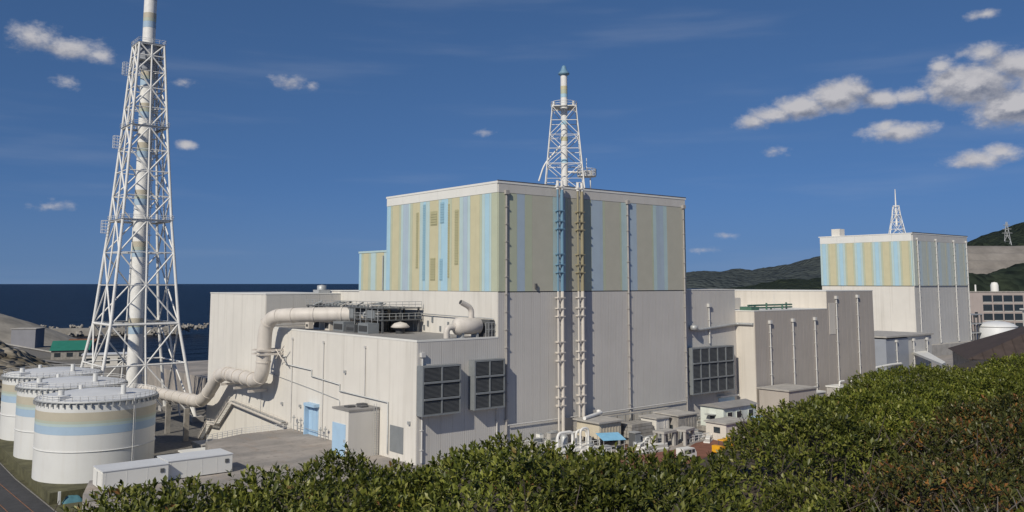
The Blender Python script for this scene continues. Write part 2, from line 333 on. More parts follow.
def sea():
    mt = bpy.data.materials.new('sea_water'); mt.use_nodes = True; nt = mt.node_tree; N = nt.nodes.new; L = nt.links.new
    p = nt.nodes['Principled BSDF']; p.inputs['Base Color'].default_value = (.0016, .003, .0075, 1); p.inputs['Roughness'].default_value = .30; p.inputs['IOR'].default_value = 1.33; p.inputs['Specular IOR Level'].default_value = .06
    g = N('ShaderNodeNewGeometry'); h = None
    for s, d in ((.035, 1.0), (.16, .35)):
        mp = N('ShaderNodeMapping'); mp.inputs['Scale'].default_value = (s, s * 2.2, s); mp.inputs['Rotation'].default_value = (0, 0, .5); L(g.outputs['Position'], mp.inputs[0])
        nz = N('ShaderNodeTexNoise'); nz.inputs['Detail'].default_value = 5; nz.inputs['Scale'].default_value = 1; L(mp.outputs[0], nz.inputs['Vector'])
        mu = N('ShaderNodeMath'); mu.operation = 'MULTIPLY'; L(nz.outputs[0], mu.inputs[0]); mu.inputs[1].default_value = d
        if h is None: h = mu.outputs[0]
        else:
            ad = N('ShaderNodeMath'); ad.operation = 'ADD'; L(h, ad.inputs[0]); L(mu.outputs[0], ad.inputs[1]); h = ad.outputs[0]
    bp = N('ShaderNodeBump'); bp.inputs['Strength'].default_value = 1; bp.inputs['Distance'].default_value = 6; L(h, bp.inputs['Height']); L(bp.outputs[0], p.inputs['Normal'])
    b = MB(); n = 64; rr = 45000
    b.add([(0, 0, SEA)] + [(rr * math.cos(2 * math.pi * k / n), rr * math.sin(2 * math.pi * k / n), SEA) for k in range(n)], [(0, k + 1, (k + 1) % n + 1) for k in range(n)])
    struct('sea', b, mt)
sea()
def fbm(x, y, s, o=5): return mnoise.fractal(Vector((x / s, y / s, 3.7)), .9, 2.1, o)
def heightfield(name, m, org, ux, uy, nx, ny, fz):
    """grid spanned by ux, uy from org; fz(s,t,x,y) gives z"""
    b = MB(); vs = []
    for j in range(ny + 1):
        for i in range(nx + 1):
            s, t = i / nx, j / ny; x = org[0] + ux[0] * s + uy[0] * t; y = org[1] + ux[1] * s + uy[1] * t
            vs.append((x, y, fz(s, t, x, y)))
    fs = [(j * (nx + 1) + i, j * (nx + 1) + i + 1, (j + 1) * (nx + 1) + i + 1, (j + 1) * (nx + 1) + i) for j in range(ny) for i in range(nx)]
    b.add(vs, fs, True); o = struct(name, b, m); return o
def sstep(a, b, x): t = min(1, max(0, (x - a) / (b - a))); return t * t * (3 - 2 * t)
# the knoll that the camera stands on: flat crest, then a steep bank down to the plant
def edge_depth(lat): return 6.3 + max(0, lat - 1.0) * 1.25 if lat > 1 else 6.3 + .35 * max(0, lat + 3.2)
def knoll(s, t, x, y):
    p = Vector((x, y, 0)); lat = p.dot(RT); dep = p.dot(FH); e = edge_depth(min(lat, 14)) + 4.2
    z = 27.7 - max(0, dep - e) * .78 - max(0, -lat - 3.0) * 1.0 - max(0, -dep - 12) * .3 - max(0, lat - 24) * .5
    return max(LOW - 2, z + .10 * fbm(x, y, 2.0, 3))
o0 = FH * -20 + RT * -45
heightfield('knoll', M['earth'], (o0.x, o0.y), RT * 110, FH * 90, 130, 110, knoll)
# forested hills far right
def forest_mat(name, c1, c2, sc_=.05):
    mt = bpy.data.materials.new(name); mt.use_nodes = True; nt = mt.node_tree; N = nt.nodes.new; L = nt.links.new
    p = nt.nodes['Principled BSDF']; p.inputs['Roughness'].default_value = .95; p.inputs['Specular IOR Level'].default_value = .1
    g = N('ShaderNodeNewGeometry'); nz = N('ShaderNodeTexNoise'); nz.inputs['Scale'].default_value = sc_; nz.inputs['Detail'].default_value = 8; L(g.outputs['Position'], nz.inputs['Vector'])
    r = N('ShaderNodeValToRGB'); r.color_ramp.elements[0].position = .35; r.color_ramp.elements[0].color = (*c1, 1); r.color_ramp.elements[1].position = .68; r.color_ramp.elements[1].color = (*c2, 1); L(nz.outputs[0], r.inputs[0]); L(r.outputs[0], p.inputs['Base Color'])
    v = N('ShaderNodeTexVoronoi'); v.inputs['Scale'].default_value = sc_ * 2.2; L(g.outputs['Position'], v.inputs['Vector'])
    bp = N('ShaderNodeBump'); bp.inputs['Strength'].default_value = 1; bp.inputs['Distance'].default_value = .35 / sc_; bp.invert = True; L(v.outputs['Distance'], bp.inputs['Height']); L(bp.outputs[0], p.inputs['Normal'])
    return mt
M['scrub'] = forest_mat('scrubby_bank', (.10, .085, .06), (.30, .27, .22), .12)
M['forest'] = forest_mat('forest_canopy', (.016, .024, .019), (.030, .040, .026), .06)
M['foresthaze'] = forest_mat('haze_tinted_far_forest', (.046, .057, .062), (.062, .074, .072), .03)  # canopy colour lifted towards blue-grey: the haze of distance is painted in
def ridge(name, m, pxs, depth, thick, base=-17, nx=160, ny=26, rough=6, fs=60, power=.8, step=0):
    """ridge whose crest runs through (lateral, z) points at about the given depth from the knoll"""
    l0, l1 = pxs[0][0], pxs[-1][0]
    def fz(s, t, x, y):
        lat = l0 + (l1 - l0) * s
        for (a, za), (c, zc) in zip(pxs[:-1], pxs[1:]):
            if a <= lat <= c + 1e-6: z = za + (zc - za) * sstep(0, 1, (lat - a) / (c - a)); break
        else: z = pxs[-1][1]
        prof = 1 - abs(2 * t - 1) ** (1 / power) if t < .5 else 1
        prof = math.sin(min(t, .5) * math.pi) ** power if t < .5 else 1 - (t - .5) * .6
        if step: q_ = (z - base) * prof / step; f_ = q_ - math.floor(q_); prof = step * (math.floor(q_) + sstep(.3, 1, f_)) / (z - base)
        return base + (z - base) * prof + rough * fbm(x, y, fs) * (.35 + .65 * prof)
    og = FH * (depth - thick / 2) + RT * l0
    return heightfield(name, m, (og.x, og.y), RT * (l1 - l0), FH * thick, nx, ny, fz)
ridge('far_hill', M['foresthaze'], [(120, 20), (330, 50), (500, 60), (545, 63), (590, 62), (640, 67), (700, 62), (760, 72), (800, 84), (885, 101), (1100, 120), (1400, 90)], 2500, 1200, rough=13, fs=150, nx=260, ny=48)
ridge('wooded_hill', M['forest'], [(200, 0), (330, 8), (400, 20), (470, 34), (560, 40), (640, 46), (700, 70), (780, 100), (840, 112), (890, 134), (960, 160), (1200, 170)], 1500, 700, rough=6, fs=60, nx=220, ny=40)
ridge('near_wood', M['forest'], [(150, -8), (230, 5), (270, 26), (300, 36), (352, 38), (385, 44), (410, 50), (460, 42), (560, 40)], 655, 90, base=0, rough=3.0, fs=14, nx=150, ny=26)
ridge('shotcrete_slope', M['shot'], [(300, 30), (340, 58), (366, 62), (420, 62), (520, 64), (640, 60)], 760, 150, base=20, rough=.6, fs=25, nx=90, ny=120, step=7)

ridge('tree_line', M['forest'], [(330, 50), (362, 64), (400, 67), (440, 66), (520, 70), (640, 66)], 850, 60, base=30, rough=5, fs=9, nx=200, ny=18)
# headland, harbour and breakwater to the left
def mound(name, m, c, rx, ry, top, base, rough, fs, n=60, p=1.2):
    def fz(s, t, x, y):
        d = math.hypot((s - .5) * 2, (t - .5) * 2); return base + (top - base) * max(0, 1 - d ** p) + rough * fbm(x, y, fs) * max(0, 1 - d)
    return heightfield(name, m, (c[0] - rx, c[1] - ry), (2 * rx, 0), (0, 2 * ry), n, n, fz)
mound('sandy_headland', M['sand'], (88, 690), 66, 80, 15, LOW - .5, 2, 30)
mound('embankment_slope', M['scrub'], (38, 410), 54, 110, 17, LOW - .5, 5.0, 12, 90)

# ------------------------------------------------------------------ the striped reactor building
XM, XM2, YM, YM2, ZM, ZB, ZF = 98.0, 150.4, 125.1, 164.2, 48.7, 28.4, 46.6
rb = thing('reactor_building', (XM, YM, 0), 'tall windowless block with pastel vertical stripes above grey wall, nearest of the two', 'building')
MB().box(XM, XM2, YM, YM2, 0, ZM - .4).build('wall', M['white'], rb)
MB().box(XM + .5, XM2 - .5, YM + .5, YM2 - .5, ZM - .4, ZM - .3).build('roof', M['roof'], rb)
b = MB()
for (x0, x1, y0, y1) in ((XM - .25, XM2 + .25, YM - .25, YM + .35), (XM - .25, XM2 + .25, YM2 - .35, YM2 + .25), (XM - .25, XM + .35, YM + .35, YM2 - .35), (XM2 - .35, XM2 + .25, YM + .35, YM2 - .35)):
    b.box(x0, x1, y0, y1, ZM - .4, ZM)
b.build('parapet_coping', M['fascia'], rb)
MB().box(XM - .28, XM2 + .28, YM - .28, YM - .1, ZM + .004, ZM + .16).build('coping_trim', M['dark'], rb)
panels_x(rb, 'fascia_panel', lin(YM, YM2, 6), XM, ZF, ZM - .41, M['fascia'], .18, .03)
panels_y(rb, 'fascia_panel', lin(XM, XM2, 8), YM, ZF, ZM - .41, M['smooth'], .18, .03)
S = dict(b=M['sblue'], c=M['scyan'], g=M['sgreen'], y=M['sbeige'], l=M['slav'], k=M['skhaki'])
seqL = [(164.15, 'b'), (162.6, 'g'), (161.8, 'y'), (159.1, 'g'), (158.3, 'c'), (157.5, 'l'), (155.4, 'c'), (154.7, 'g'), (153.8, 'y'), (151.0, 'c'), (149.7, 'b'), (148.8, 'c'), (147.4, 'y'), (144.2, 'c'), (143.2, 'b'), (140.9, 'g'), (139.6, 'y'), (137.0, 'c'), (135.8, 'l'), (134.4, 'c'), (133.5, 'y'), (130.5, 'g'), (129.8, 'c'), (128.9, 'b'), (127.5, 'c'), (126.9, 'g'), (125.1, None)]
def stripes_x(parent, seq, x, z0, z1, t=.14):
    for (a, k), (c, _) in zip(seq[:-1], seq[1:]): panels_x(parent, 'stripe_panel', [c, a], x, z0, z1, S[k], t, .04)
def stripes_y(parent, seq, y, z0, z1, t=.14):
    for (a, k), (c, _) in zip(seq[:-1], seq[1:]): panels_y(parent, 'stripe_panel', [a, c], y, z0, z1, S[k], t, .04)
stripes_x(rb, seqL, XM, ZB + .08, ZF - .06)
seqR = [(98.0, 'g'), (99.6, 'k'), (100.7, 'g'), (102.4, 'l'), (104.3, 'g'), (106.1, 'k'), (111.3, 'c'), (112.6, 'l'), (114.6, 'g'), (115.2, 'k'), (119.6, 'g'), (121.6, 'l'), (124.8, 'g'), (125.5, 'k'), (129.7, 'g'), (130.2, 'c'), (131.7, 'l'), (134.8, 'k'), (139.4, 'g'), (139.9, 'c'), (140.9, 'l'), (143.2, 'c'), (144.3, 'k'), (149.6, 'g'), (150.4, None)]
stripes_y(rb, seqR, YM, ZB + .08, ZF - .06)
panels_x(rb, 'wall_panel', lin(YM, YM2, 5), XM, 19.5, ZB - .05, M['white'], .08, .04)
panels_y(rb, 'wall_panel', lin(XM, XM2, 26), YM, 0, ZB - .12, M['ribX'], .08, .045)
MB().box(XM + .02, XM2 - .02, YM - .05, YM - .004, ZB - .1, ZB + .06).build('joint_strip', M['dark'], rb)
def louvre_x(parent, ya, yb, z0, z1, m, x):
    b = MB(); b.box(x - .20, x - .13, ya, yb, z0, z1)
    z = z0 + .2
    while z < z1 - .25: b.box(x - .27, x - .203, ya + .05, yb - .05, z, z + .26); z += .5
    b.build('louvre_strip', m, parent)
for (ya, yb, z0, z1, m) in ((148.9, 149.8, 30.5, 46.0, 'lblue'), (151.5, 152.3, 33, 44.5, 'lkhaki'), (144.6, 147.0, 41.5, 44.4, 'lkhaki'), (142.2, 143.5, 41.8, 46, 'lblue'), (140.3, 140.85, 31, 45.5, 'lkhaki'), (137.3, 138.5, 33.5, 44.2, 'lkhaki'), (145.2, 146.9, 30.5, 35, 'lkhaki'), (142.6, 143.6, 30.5, 34.8, 'lblue')):
    louvre_x(rb, ya, yb, z0, z1, M[m], XM)
for x in (99.75, 131.9, 149.6):
    downpipe(rb, x, YM, 0.3, 46.3, .2 if x < 140 else .17, m=M['pipedark'])
MB().tube([(106.8, YM - .02, 29.3), (106.8, YM - .5, 29.3)], .18, 8).box(106.6, 107.0, YM - .55, YM - .2, 29.0, 29.9).build('wall_lamp', M['dark'], rb)
MB().tube([(100, YM - .5, 4.6), (120, YM - .5, 4.6), (149, YM - .5, 4.9)], .12, 6).build('service_pipe', M['pipe'], rb)

# the two pipe risers up the grey face
def riser(x, mup, label):
    t = thing('vent_riser', (x, YM - .9, 0), label, 'vent pipe', 'vent pipe risers on the grey wall')
    zc = ZB
    MB().tube([(x + .55, YM - 1.35, .5), (x + .55, YM - 1.35, zc)], .34, 12).build('large_pipe', M['duct'], t)
    MB().tube([(x + .55, YM - 1.35, zc), (x + .55, YM - 1.35, ZM - .8)], .34, 12).build('large_pipe', mup, t)
    MB().tube([(x - .55, YM - 1.35, .5), (x - .55, YM - 1.35, zc)], .2, 10).build('small_pipe', M['duct'], t)
    MB().tube([(x - .55, YM - 1.35, zc), (x - .55, YM - 1.35, ZM - .8)], .2, 10).build('small_pipe', mup, t)
    for dx in (-.55, .55):
        b = MB().tube([(x + dx, YM - 1.35, ZM - .8), (x + dx, YM - 1.35, ZM + .9)], .3, 10); b.box(x + dx - .4, x + dx + .4, YM - 1.7, YM - 1.0, ZM - .4, ZM - .1); b.build('pipe_end', M['steel'], t)
    z = 2.2; k = 0
    while z < ZM - 1.4:
        b = MB(); b.box(x - .95, x + 1.0, YM - 1.75, YM - .95, z, z + .2); b.box(x - .2, x + .2, YM - .95, YM - .1, z, z + .2)
        b.build('bracket', M['duct'] if z < zc else mup, t); k += 1; z += (2.0, 4.8, 1.5)[k % 3]
    return t
riser(112.05, M['oblue'], 'double vent pipe painted blue on top, the one nearer the bright striped side')
riser(117.35, M['olive'], 'double vent pipe painted olive on top, beside the blue one')

# narrow striped stair tower behind, at the far end of the bright side
st = thing('stair_tower', (98.6, 166, 20), 'small striped block joined to the far left end of the tall building', 'building')
MB().box(98.6, 112, 164.6, 177.2, 20, 37).build('wall', M['white'], st)
for (a, c, k) in ((177.2, 176.2, 'b'), (176.2, 175.2, 'g'), (175.2, 172.9, 'y'), (172.9, 171.9, 'g'), (171.9, 169.8, 'c'), (169.8, 169.2, 'g'), (169.2, 166.4, 'y'), (166.2, 164.6, 'c')):
    panels_x(st, 'stripe_panel', [c, a], 98.6, 28.4, 36.7, S[k], .1, .03)
MB().box(98.4, 112.2, 164.6, 177.4, 36.72, 37.15).build('coping', M['scyan'], st)
MB().tube([(98.3, 166.3, 28.5), (98.3, 166.3, 36)], .13, 6).build('downpipe', M['galv'], st)
wb = thing('plant_room', (99.3, 173, 19.5), 'white box shaped plant room under the small striped block', 'building')
MB().box(99.4, 108, 172.8, 192, 19.5, 28.1).build('wall', M['white'], wb); MB().box(99.2, 108.2, 172.6, 192.2, 28.1, 28.3).build('roof', M['fascia'], wb)

# ------------------------------------------------------------------ the low turbine hall in front-left
XL, ZL = 80.8, 20.3
tb = thing('turbine_hall', (XL, YM, 0), 'long low white building with two louvre boxes on its end wall', 'building')
MB().box(XL, XM - .01, YM, 187.4, LOW, ZL - .2).build('wall', M['white'], tb)
MB().box(XL + .3, XM - .1, YM + .3, 187.2, ZL - .2, ZL - .1).build('roof', M['roof'], tb)
b = MB(); b.box(XL - .12, XL + .3, YM - .12, 187.4, ZL - .2, ZL + .12); b.box(XL + .3, XM - .02, YM - .12, YM + .3, ZL - .2, ZL + .12); b.build('parapet', M['fascia'], tb)
panels_y(tb, 'wall_panel', lin(XL + .02, XM, 7), YM, 0, ZL - .22, M['ribX'], .07, .04)
panels_x(tb, 'wall_panel', [YM, 138, 150.5, 163, 175.5, 187.4], XL, 0, ZL - .22, M['white'], .07, .04)
for y, z0 in ((172.6, 1.2), (158.5, 1.2), (142.1, 9.6)):
    b = MB(); b.tube([(XL - .22, y, z0), (XL - .22, y, 18.2)], .09, 6); b.box(XL - .45, XL - .07, y - .2, y + .2, 18.2, 18.6); b.build('downpipe', M['pipe'], tb)
downpipe(tb, XL + .9, YM, .3, 17.6, .17)
downpipe(tb, 97.6, YM, .3, 7.9, .13)
sp = [(181.6, 14.6), (175.6, 14.4), (175.6, 12.9), (163.4, 12.6), (163.4, 11.4), (151.5, 10.8), (151.5, 9.6), (133.8, 9.3), (133.8, .6)]
MB().tube([(XL - .25, y, z) for y, z in sp], .14, 6).build('stepped_pipe', M['galv'], tb)
MB().tube([(XL - .2, 184, 10.4), (XL - .2, 163.4, 8.9)], .07, 5).build('thin_pipe', M['galv'], tb)
MB().tube(smooth_path([(XL - .2, 163.4, 8.9), (XL - .2, 151.5, 7.9), (XL - .2, 151.5, 2)], .6), .07, 5).build('thin_pipe', M['galv'], tb)
dr = MB().box(XL - .26, XL - .072, 160.3, 164.2, 0, 5.6).build('service_door', M['paleblue'], tb)
MB().box(XL - 1.3, XL - .07, 160.0, 164.6, 5.62, 6.2).build('door_hood', M['paleblue'], dr)
for y in (160.8, 162.3): MB().box(XL - .33, XL - .262, y, y + 1.2, .4, 5.2).build('door_leaf', M['paleblue'], dr)
MB().box(XL - 1.2, XL - .27, 164.1, 164.5, 0, 5.6).build('side_screen', M['paleblue'], dr)
MB().box(XL - .16, XL - .072, 128.9, 133.2, 1.2, 5.6).build('vent_panel', M['frameg'], tb)
for y, z in ((168.2, 4.8), (149.5, 13.1), (126.9, 6.4), (176.9, 4.4)):
    MB().box(XL - .5, XL - .072, y - .25, y + .25, z, z + .5).build('wall_light', M['galv'], tb)

def louvre_box(name, parent, x0, x1, y, z0, z1, nx, nz, d=1.9):
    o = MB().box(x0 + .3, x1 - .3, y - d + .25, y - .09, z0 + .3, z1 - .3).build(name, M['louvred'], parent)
    fr = MB()
    fr.box(x0, x0 + .3, y - d, y - .09, z0, z1); fr.box(x1 - .3, x1, y - d, y - .09, z0, z1)
    fr.box(x0 + .3, x1 - .3, y - d, y - .09, z1 - .3, z1); fr.box(x0 + .3, x1 - .3, y - d, y - .09, z0, z0 + .3)
    for i in range(1, nx): xx = x0 + (x1 - x0) * i / nx; fr.box(xx - .15, xx + .15, y - d - .02, y - d + .3, z0 + .3, z1 - .3)
    for i in range(1, nz): zz = z0 + (z1 - z0) * i / nz; fr.box(x0 + .3, x1 - .3, y - d - .12, y - d + .28, zz - .17, zz + .17)
    fr.build('frame', M['frameg'], o)
    cw, ch = (x1 - x0) / nx, (z1 - z0) / nz
    for i in range(nx):
        for j in range(nz):
            s = MB(); ax = x0 + cw * i + .3; bx = x0 + cw * (i + 1) - .3; za = z0 + ch * j + .35; n = 10; h = (ch - .7) / n
            for k in range(n):
                z = za + h * k; s.add([(ax, y - d + .04, z), (bx, y - d + .04, z), (bx, y - d + .22, z + h * .8), (ax, y - d + .22, z + h * .8)], [(0, 1, 2, 3)])
            s.build('slats', M['louvre'], o)
    return o
louvre_box('louvre_box', tb, 80.75, 88.6, YM, 8.0, 16.2, 2, 3)
louvre_box('louvre_box', tb, 91.45, 98.2, YM, 8.1, 16.6, 2, 3)

# taller end block of the hall
eb = thing('end_block', (XL, 187.4, LOW), 'tall plain white block at the left end, beside the sea', 'building')
MB().box(XL, 100.5, 187.42, 221.6, LOW, 27.4).build('wall', M['white'], eb)
MB().box(XL - .12, 100.6, 187.3, 221.7, 27.41, 27.65).build('coping', M['fascia'], eb)
panels_x(eb, 'wall_panel', lin(187.5, 221.5, 3), XL, LOW, 27.3, M['white'], .07, .04)
panels_y(eb, 'wall_panel', lin(XL + .1, 100.4, 6), 187.42, ZL + .2, 27.3, M['ribX'], .07, .04)
MB().tube([(XL - .2, 188.2, 1), (XL - .2, 188.2, 19)], .09, 6).build('downpipe', M['pipe'], eb)
rbk = thing('roof_fan', (96, 200, 27.6), 'little grey ventilator on the roof of the tall white end block', 'ventilator')
MB().box(94.5, 97.5, 189, 192, 27.66, 28.4).build('base', M['galv'], rbk); MB().lathe((96, 190.5), [(.01, 29.6), (1.1, 29.4), (1.1, 28.4)], 12).build('hood', M['galv'], rbk)

# wall stair going down to the lower level
ws = thing('wall_stair', (XL - .8, 200, LOW), 'zigzag steel stair on the white wall under the big duct', 'stair')
b = MB(); rise = [(174, 1.0), (203, 2.4), (211.5, -3.9), (216.5, -4.2), (222, LOW)]
for (y0, z0), (y1, z1) in zip(rise[:-1], rise[1:]):
    for xx in (XL - 1.7, XL - .35): b.tube([(xx, y0, z0), (xx, y1, z1)], .2, 5)
b.build('stringer', M['duct'], ws)
for (y0, z0), (y1, z1) in zip(rise[:-1], rise[1:]):
    n = max(3, int(abs(y1 - y0) / .55))
    for k in range(n): piece('tread', (1.3, .35, .06), (XL - 1.68, y0 + (y1 - y0) * (k + .5) / n - .17, z0 + (z1 - z0) * (k + .5) / n + .14), M['galv'], ws)
railing('handrail', ws, [(XL - 1.7, y, z) for y, z in rise], 1.2, 2, M['duct'])

# ------------------------------------------------------------------ the great duct
du = thing('exhaust_duct', (77, 200, 0), 'huge cream duct leaving the low roof, bending down the wall towards the lattice stack', 'duct')
path = [(95, 158, 23.4), (88, 164, 23.5), (80, 171, 23.4), (77, 178.4, 22.8), (77, 179.2, 9.2), (77, 203, 9.3), (76.6, 213, 1.4), (75.5, 259, 0.4)]
sp_ = smooth_path(path, 4.2, 7)
MB().tube(sp_, 1.5, 24).build('duct_shell', M['duct'], du)
acc = 0
for i in range(1, len(sp_) - 1):
    acc += (sp_[i] - sp_[i - 1]).length
    if acc > 3.6:
        d = (sp_[i + 1] - sp_[i - 1]).normalized(); MB().tube([sp_[i] - d * .14, sp_[i] + d * .14], 1.62, 24).build('flange', M['duct'], du); acc = 0
for (y0, y1, n) in ((184, 201, 4), (220, 250, 6)):
    for k in range(n):
        y = y0 + (y1 - y0) * k / n; z = 9.25 if y0 < 200 else 1.4 - (y - 213) / 46
        MB().tube([(76.9 - (y > 210) * (y - 203) * .027, y - .14, z), (76.9 - (y > 210) * (y - 203) * .027, y + .14, z)], 1.62, 24).build('flange', M['duct'], du)
b = MB()
for z in (15, 15.8): b.box(75.2, 75.5, 177.2, 181.2, z - .15, z + .15); b.box(75.5, 80.7, 177.2, 177.5, z - .2, z + .2); b.box(75.5, 80.7, 180.9, 181.2, z - .2, z + .2)
b.tube([(79, 177.2, 16), (79, 173, 13.5)], .12, 5); b.tube([(79, 173.2, 17), (79, 177.2, 14)], .12, 5); b.build('wall_bracket', M['duct'], du)
for (y, z) in ((185, 6.9), (193, 6.9), (201, 7.0)): MB().box(76.3, 80.75, y - .25, y + .25, z - .5, z).build('support_beam', M['duct'], du)
for y in (222, 236): MB().box(75.4, 76.6, y - .35, y + .35, LOW, -1).build('support_post', M['conc2'], du)

# ------------------------------------------------------------------ things on the low roof
pf = thing('roof_platform', (90, 150, ZL), 'dark steel gantry crowded with pipes and railings on the low roof', 'gantry')
for x in (88.5, 92.5, 96.8):
    for y in (149.5, 155, 160.5, 166, 171.5, 177, 182): MB().box(x - .16, x + .16, y - .16, y + .16, ZL - .1, 25.2).build('post', M['louvre'], pf)
for z in (22.6, 24.9): MB().box(88.2, 97.2, 149, 182.4, z, z + .22).build('deck', M['louvre'], pf)
for z in (22.8, 25.1): railing('railing', pf, [(88.25, 182.4, z), (88.25, 149, z), (97.2, 149, z)], 1.2, 1.5, M['galv'], .055)
r2 = random.Random(3)
for k in range(46):
    y = r2.uniform(150, 178); z = r2.choice((20.9, 21.5, 22.1, 23.3, 23.9, 24.4)); L_ = r2.uniform(3, 8); xa = 88.4 + r2.uniform(0, 3); q = min(181, y + L_)
    MB().tube(smooth_path([(xa, y, z), (xa, q, z), (xa, q, z + r2.uniform(.5, 1.5)), (xa + 2, q, z + 1.5)], .4), r2.uniform(.1, .28), 7).build('pipe', M[r2.choice(('duct', 'galv', 'louvre', 'frameg'))], pf)
MB().box(88.1, 89.3, 160.5, 166.5, 22.9, 24.8).build('grille_screen', M['frameg'], pf)
for k in range(14): MB().tube([(88.0, 150.5 + k * 2.3, ZL), (88.0, 150.5 + k * 2.3, 24.9)], .07, 5).build('conduit', M['galv'], pf)
for (y0, y1) in ((170, 174), (176, 180), (152, 155)): MB().box(88.1, 88.8, y0, y1, 23.0, 24.6).build('cabinet', M['frameg'], pf)
for (y0, y1, z1, m) in ((150, 154, 22.2, 'frameg'), (155.4, 159, 21.7, 'louvre'), (160, 164.4, 22.2, 'frameg'), (166, 168.4, 22.2, 'cream'), (170.4, 173.4, 22.4, 'white'), (175.6, 177.2, 21.6, 'duct')):
    MB().box(85.6, 88.0, y0, y1, ZL - .1, z1).build('equipment_box', M[m], pf)
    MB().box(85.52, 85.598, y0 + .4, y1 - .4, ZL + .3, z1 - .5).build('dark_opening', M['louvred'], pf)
sil = thing('silencer', (93, 128, ZL), 'cream cylinder shaped silencer with bent outlet on the roof edge', 'silencer')
MB().tube([(90.4, 128, 22.3), (90.9, 128, 22.3), (95.7, 128, 22.3), (96.2, 128, 22.3)], [.75, 1.5, 1.5, .95], 18).build('body', M['duct'], sil)
MB().tube(smooth_path([(88.8, 128, 20.3), (88.8, 128, 22.2), (90.8, 128, 22.2)], 1.2), .55, 12).build('inlet_elbow', M['duct'], sil)
MB().tube(smooth_path([(94.2, 128, 23.6), (94.2, 128, 25.5), (91.8, 128, 26.6)], 1.0), .5, 12).build('outlet', M['duct'], sil)
MB().tube([(91.82, 128, 26.59), (91.78, 128, 26.61)], .42, 12).build('outlet_mouth', M['louvred'], sil)
for x in (91.8, 95): MB().box(x - .2, x + .2, 127.1, 128.9, ZL - .1, 21.2).build('saddle', M['galv'], sil)
hood = thing('roof_ventilator', (91, 146, ZL), 'squat cream mushroom ventilator on the low roof near the gantry', 'ventilator')
MB().lathe((91, 147), [(.9, ZL - .1), (.9, 21.4)], 16).build('neck', M['louvred'], hood); MB().lathe((91, 147), [(1.5, 21.3), (1.9, 21.5), (1.2, 22.2), (.01, 22.5)], 16).build('cap', M['duct'], hood)
pr_ = thing('pipe_rail', (97.6, 140, ZL), 'slim rail frame in front of the white wall on the low roof', 'railing')
MB().tube([(97.4, 152.2, ZL - .1), (97.4, 152.2, 23.9), (97.4, 138, 23.7), (97.4, 125.8, 23.6), (97.4, 125.8, ZL)], .1, 6).build('top_rail', M['galv'], pr_)
for k, y in enumerate((149, 147.6, 146, 143.2, 140.5)): MB().box(97.75, 97.9, y - .25, y + .25, 20.6 + k % 3 * .8, 21.6 + k % 3 * .9).build('wall_fitting', M['frameg'], pr_)
ch = thing('roof_chiller', (96.5, 126, ZL), 'dark grey caged unit in the corner of the low roof beside the silencer', 'machine')
MB().box(96.6, 97.6, 125.7, 129.5, 21, 23.4).build('cage', M['louvre'], ch); MB().box(96.4, 97.7, 125.6, 129.7, ZL - .1, 20.98).build('base', M['dark'], ch); railing('railing', ch, [(95.5, 125.4, ZL), (97.6, 125.4, ZL)], 2.6, .7, M['galv'], .05)

# ------------------------------------------------------------------ lattice stacks
def lerp_tab(tab, z):
    for (a, va), (c, vc) in zip(tab[:-1], tab[1:]):
        if z <= c: return va + (vc - va) * (z - a) / (c - a)
    return tab[-1][1]
def lattice(t, c, rot, tab, levels, rleg, rbr, rings, m, post=True):
    """four legs, centre posts, diamond bracing alternating between legs and face centres"""
    ca, sa = math.cos(rot), math.sin(rot)
    def P(u, v, z): h = lerp_tab(tab, z); return Vector((c[0] + (u * ca - v * sa) * h, c[1] + (u * sa + v * ca) * h, z))
    zs = [a for a, _ in tab]
    for (u, v) in ((-1, -1), (1, -1), (1, 1), (-1, 1)): MB().tube([P(u, v, z) for z in zs], [rleg * (1 - .35 * i / (len(zs) - 1)) for i in range(len(zs))], 8).build('leg', m, t)
    for k, ((u0, v0), (u1, v1)) in enumerate((((-1, -1), (1, -1)), ((1, -1), (1, 1)), ((1, 1), (-1, 1)), ((-1, 1), (-1, -1)))):
        um, vm = (u0 + u1) / 2, (v0 + v1) / 2
        if post: MB().tube([P(um, vm, z) for z in zs], rbr * 1.15, 6).build('centre_post', m, t)
        for i, (za, zb) in enumerate(zip(levels[:-1], levels[1:])):
            for (u, v) in ((u0, v0), (u1, v1)):
                if i % 2 == 0: MB().tube([P(u, v, za), P(um, vm, zb)], rbr, 6).build('brace', m, t)
                else: MB().tube([P(um, vm, za), P(u, v, zb)], rbr, 6).build('brace', m, t)
        for (z, rr) in rings: MB().tube([P(u0, v0, z), P(u1, v1, z)], rr, 6).build('strut', m, t)
    for i in range(0, len(levels) - 2, 2):      # light plan bracing at the leg nodes
        z = levels[i + 2]
        MB().tube([P(-1, -1, z), P(1, 1, z)], rbr * .6, 5).build('plan_brace', m, t); MB().tube([P(1, -1, z), P(-1, 1, z)], rbr * .6, 5).build('plan_brace', m, t)
    return P
TC = (75.2, 265.0)
ls = thing('lattice_stack', (TC[0], TC[1], LOW), 'tall white lattice tower round a banded chimney, left by the sea', 'chimney tower')
tab = [(LOW, 13.6), (-1.1, 12.3), (18.5, 9.15), (47.8, 6.7), (75.2, 4.95), (92, 4.0), (100.1, 3.5)]
lev = [-8.8, 7.4, 18.5, 29.4, 38.7, 47.8, 55, 62.1, 68.5, 75.2, 81, 86.8, 91.8, 96.5, 100.1]
P = lattice(ls, TC, 0, tab, lev, .50, .235, [(7.4, .26), (18.5, .38), (29.4, .16), (38.7, .13), (47.8, .3), (55, .12), (62.1, .18), (68.5, .12), (75.2, .26), (81, .12), (86.8, .18), (91.8, .12), (96.5, .2), (100, .26)], M['steel'])
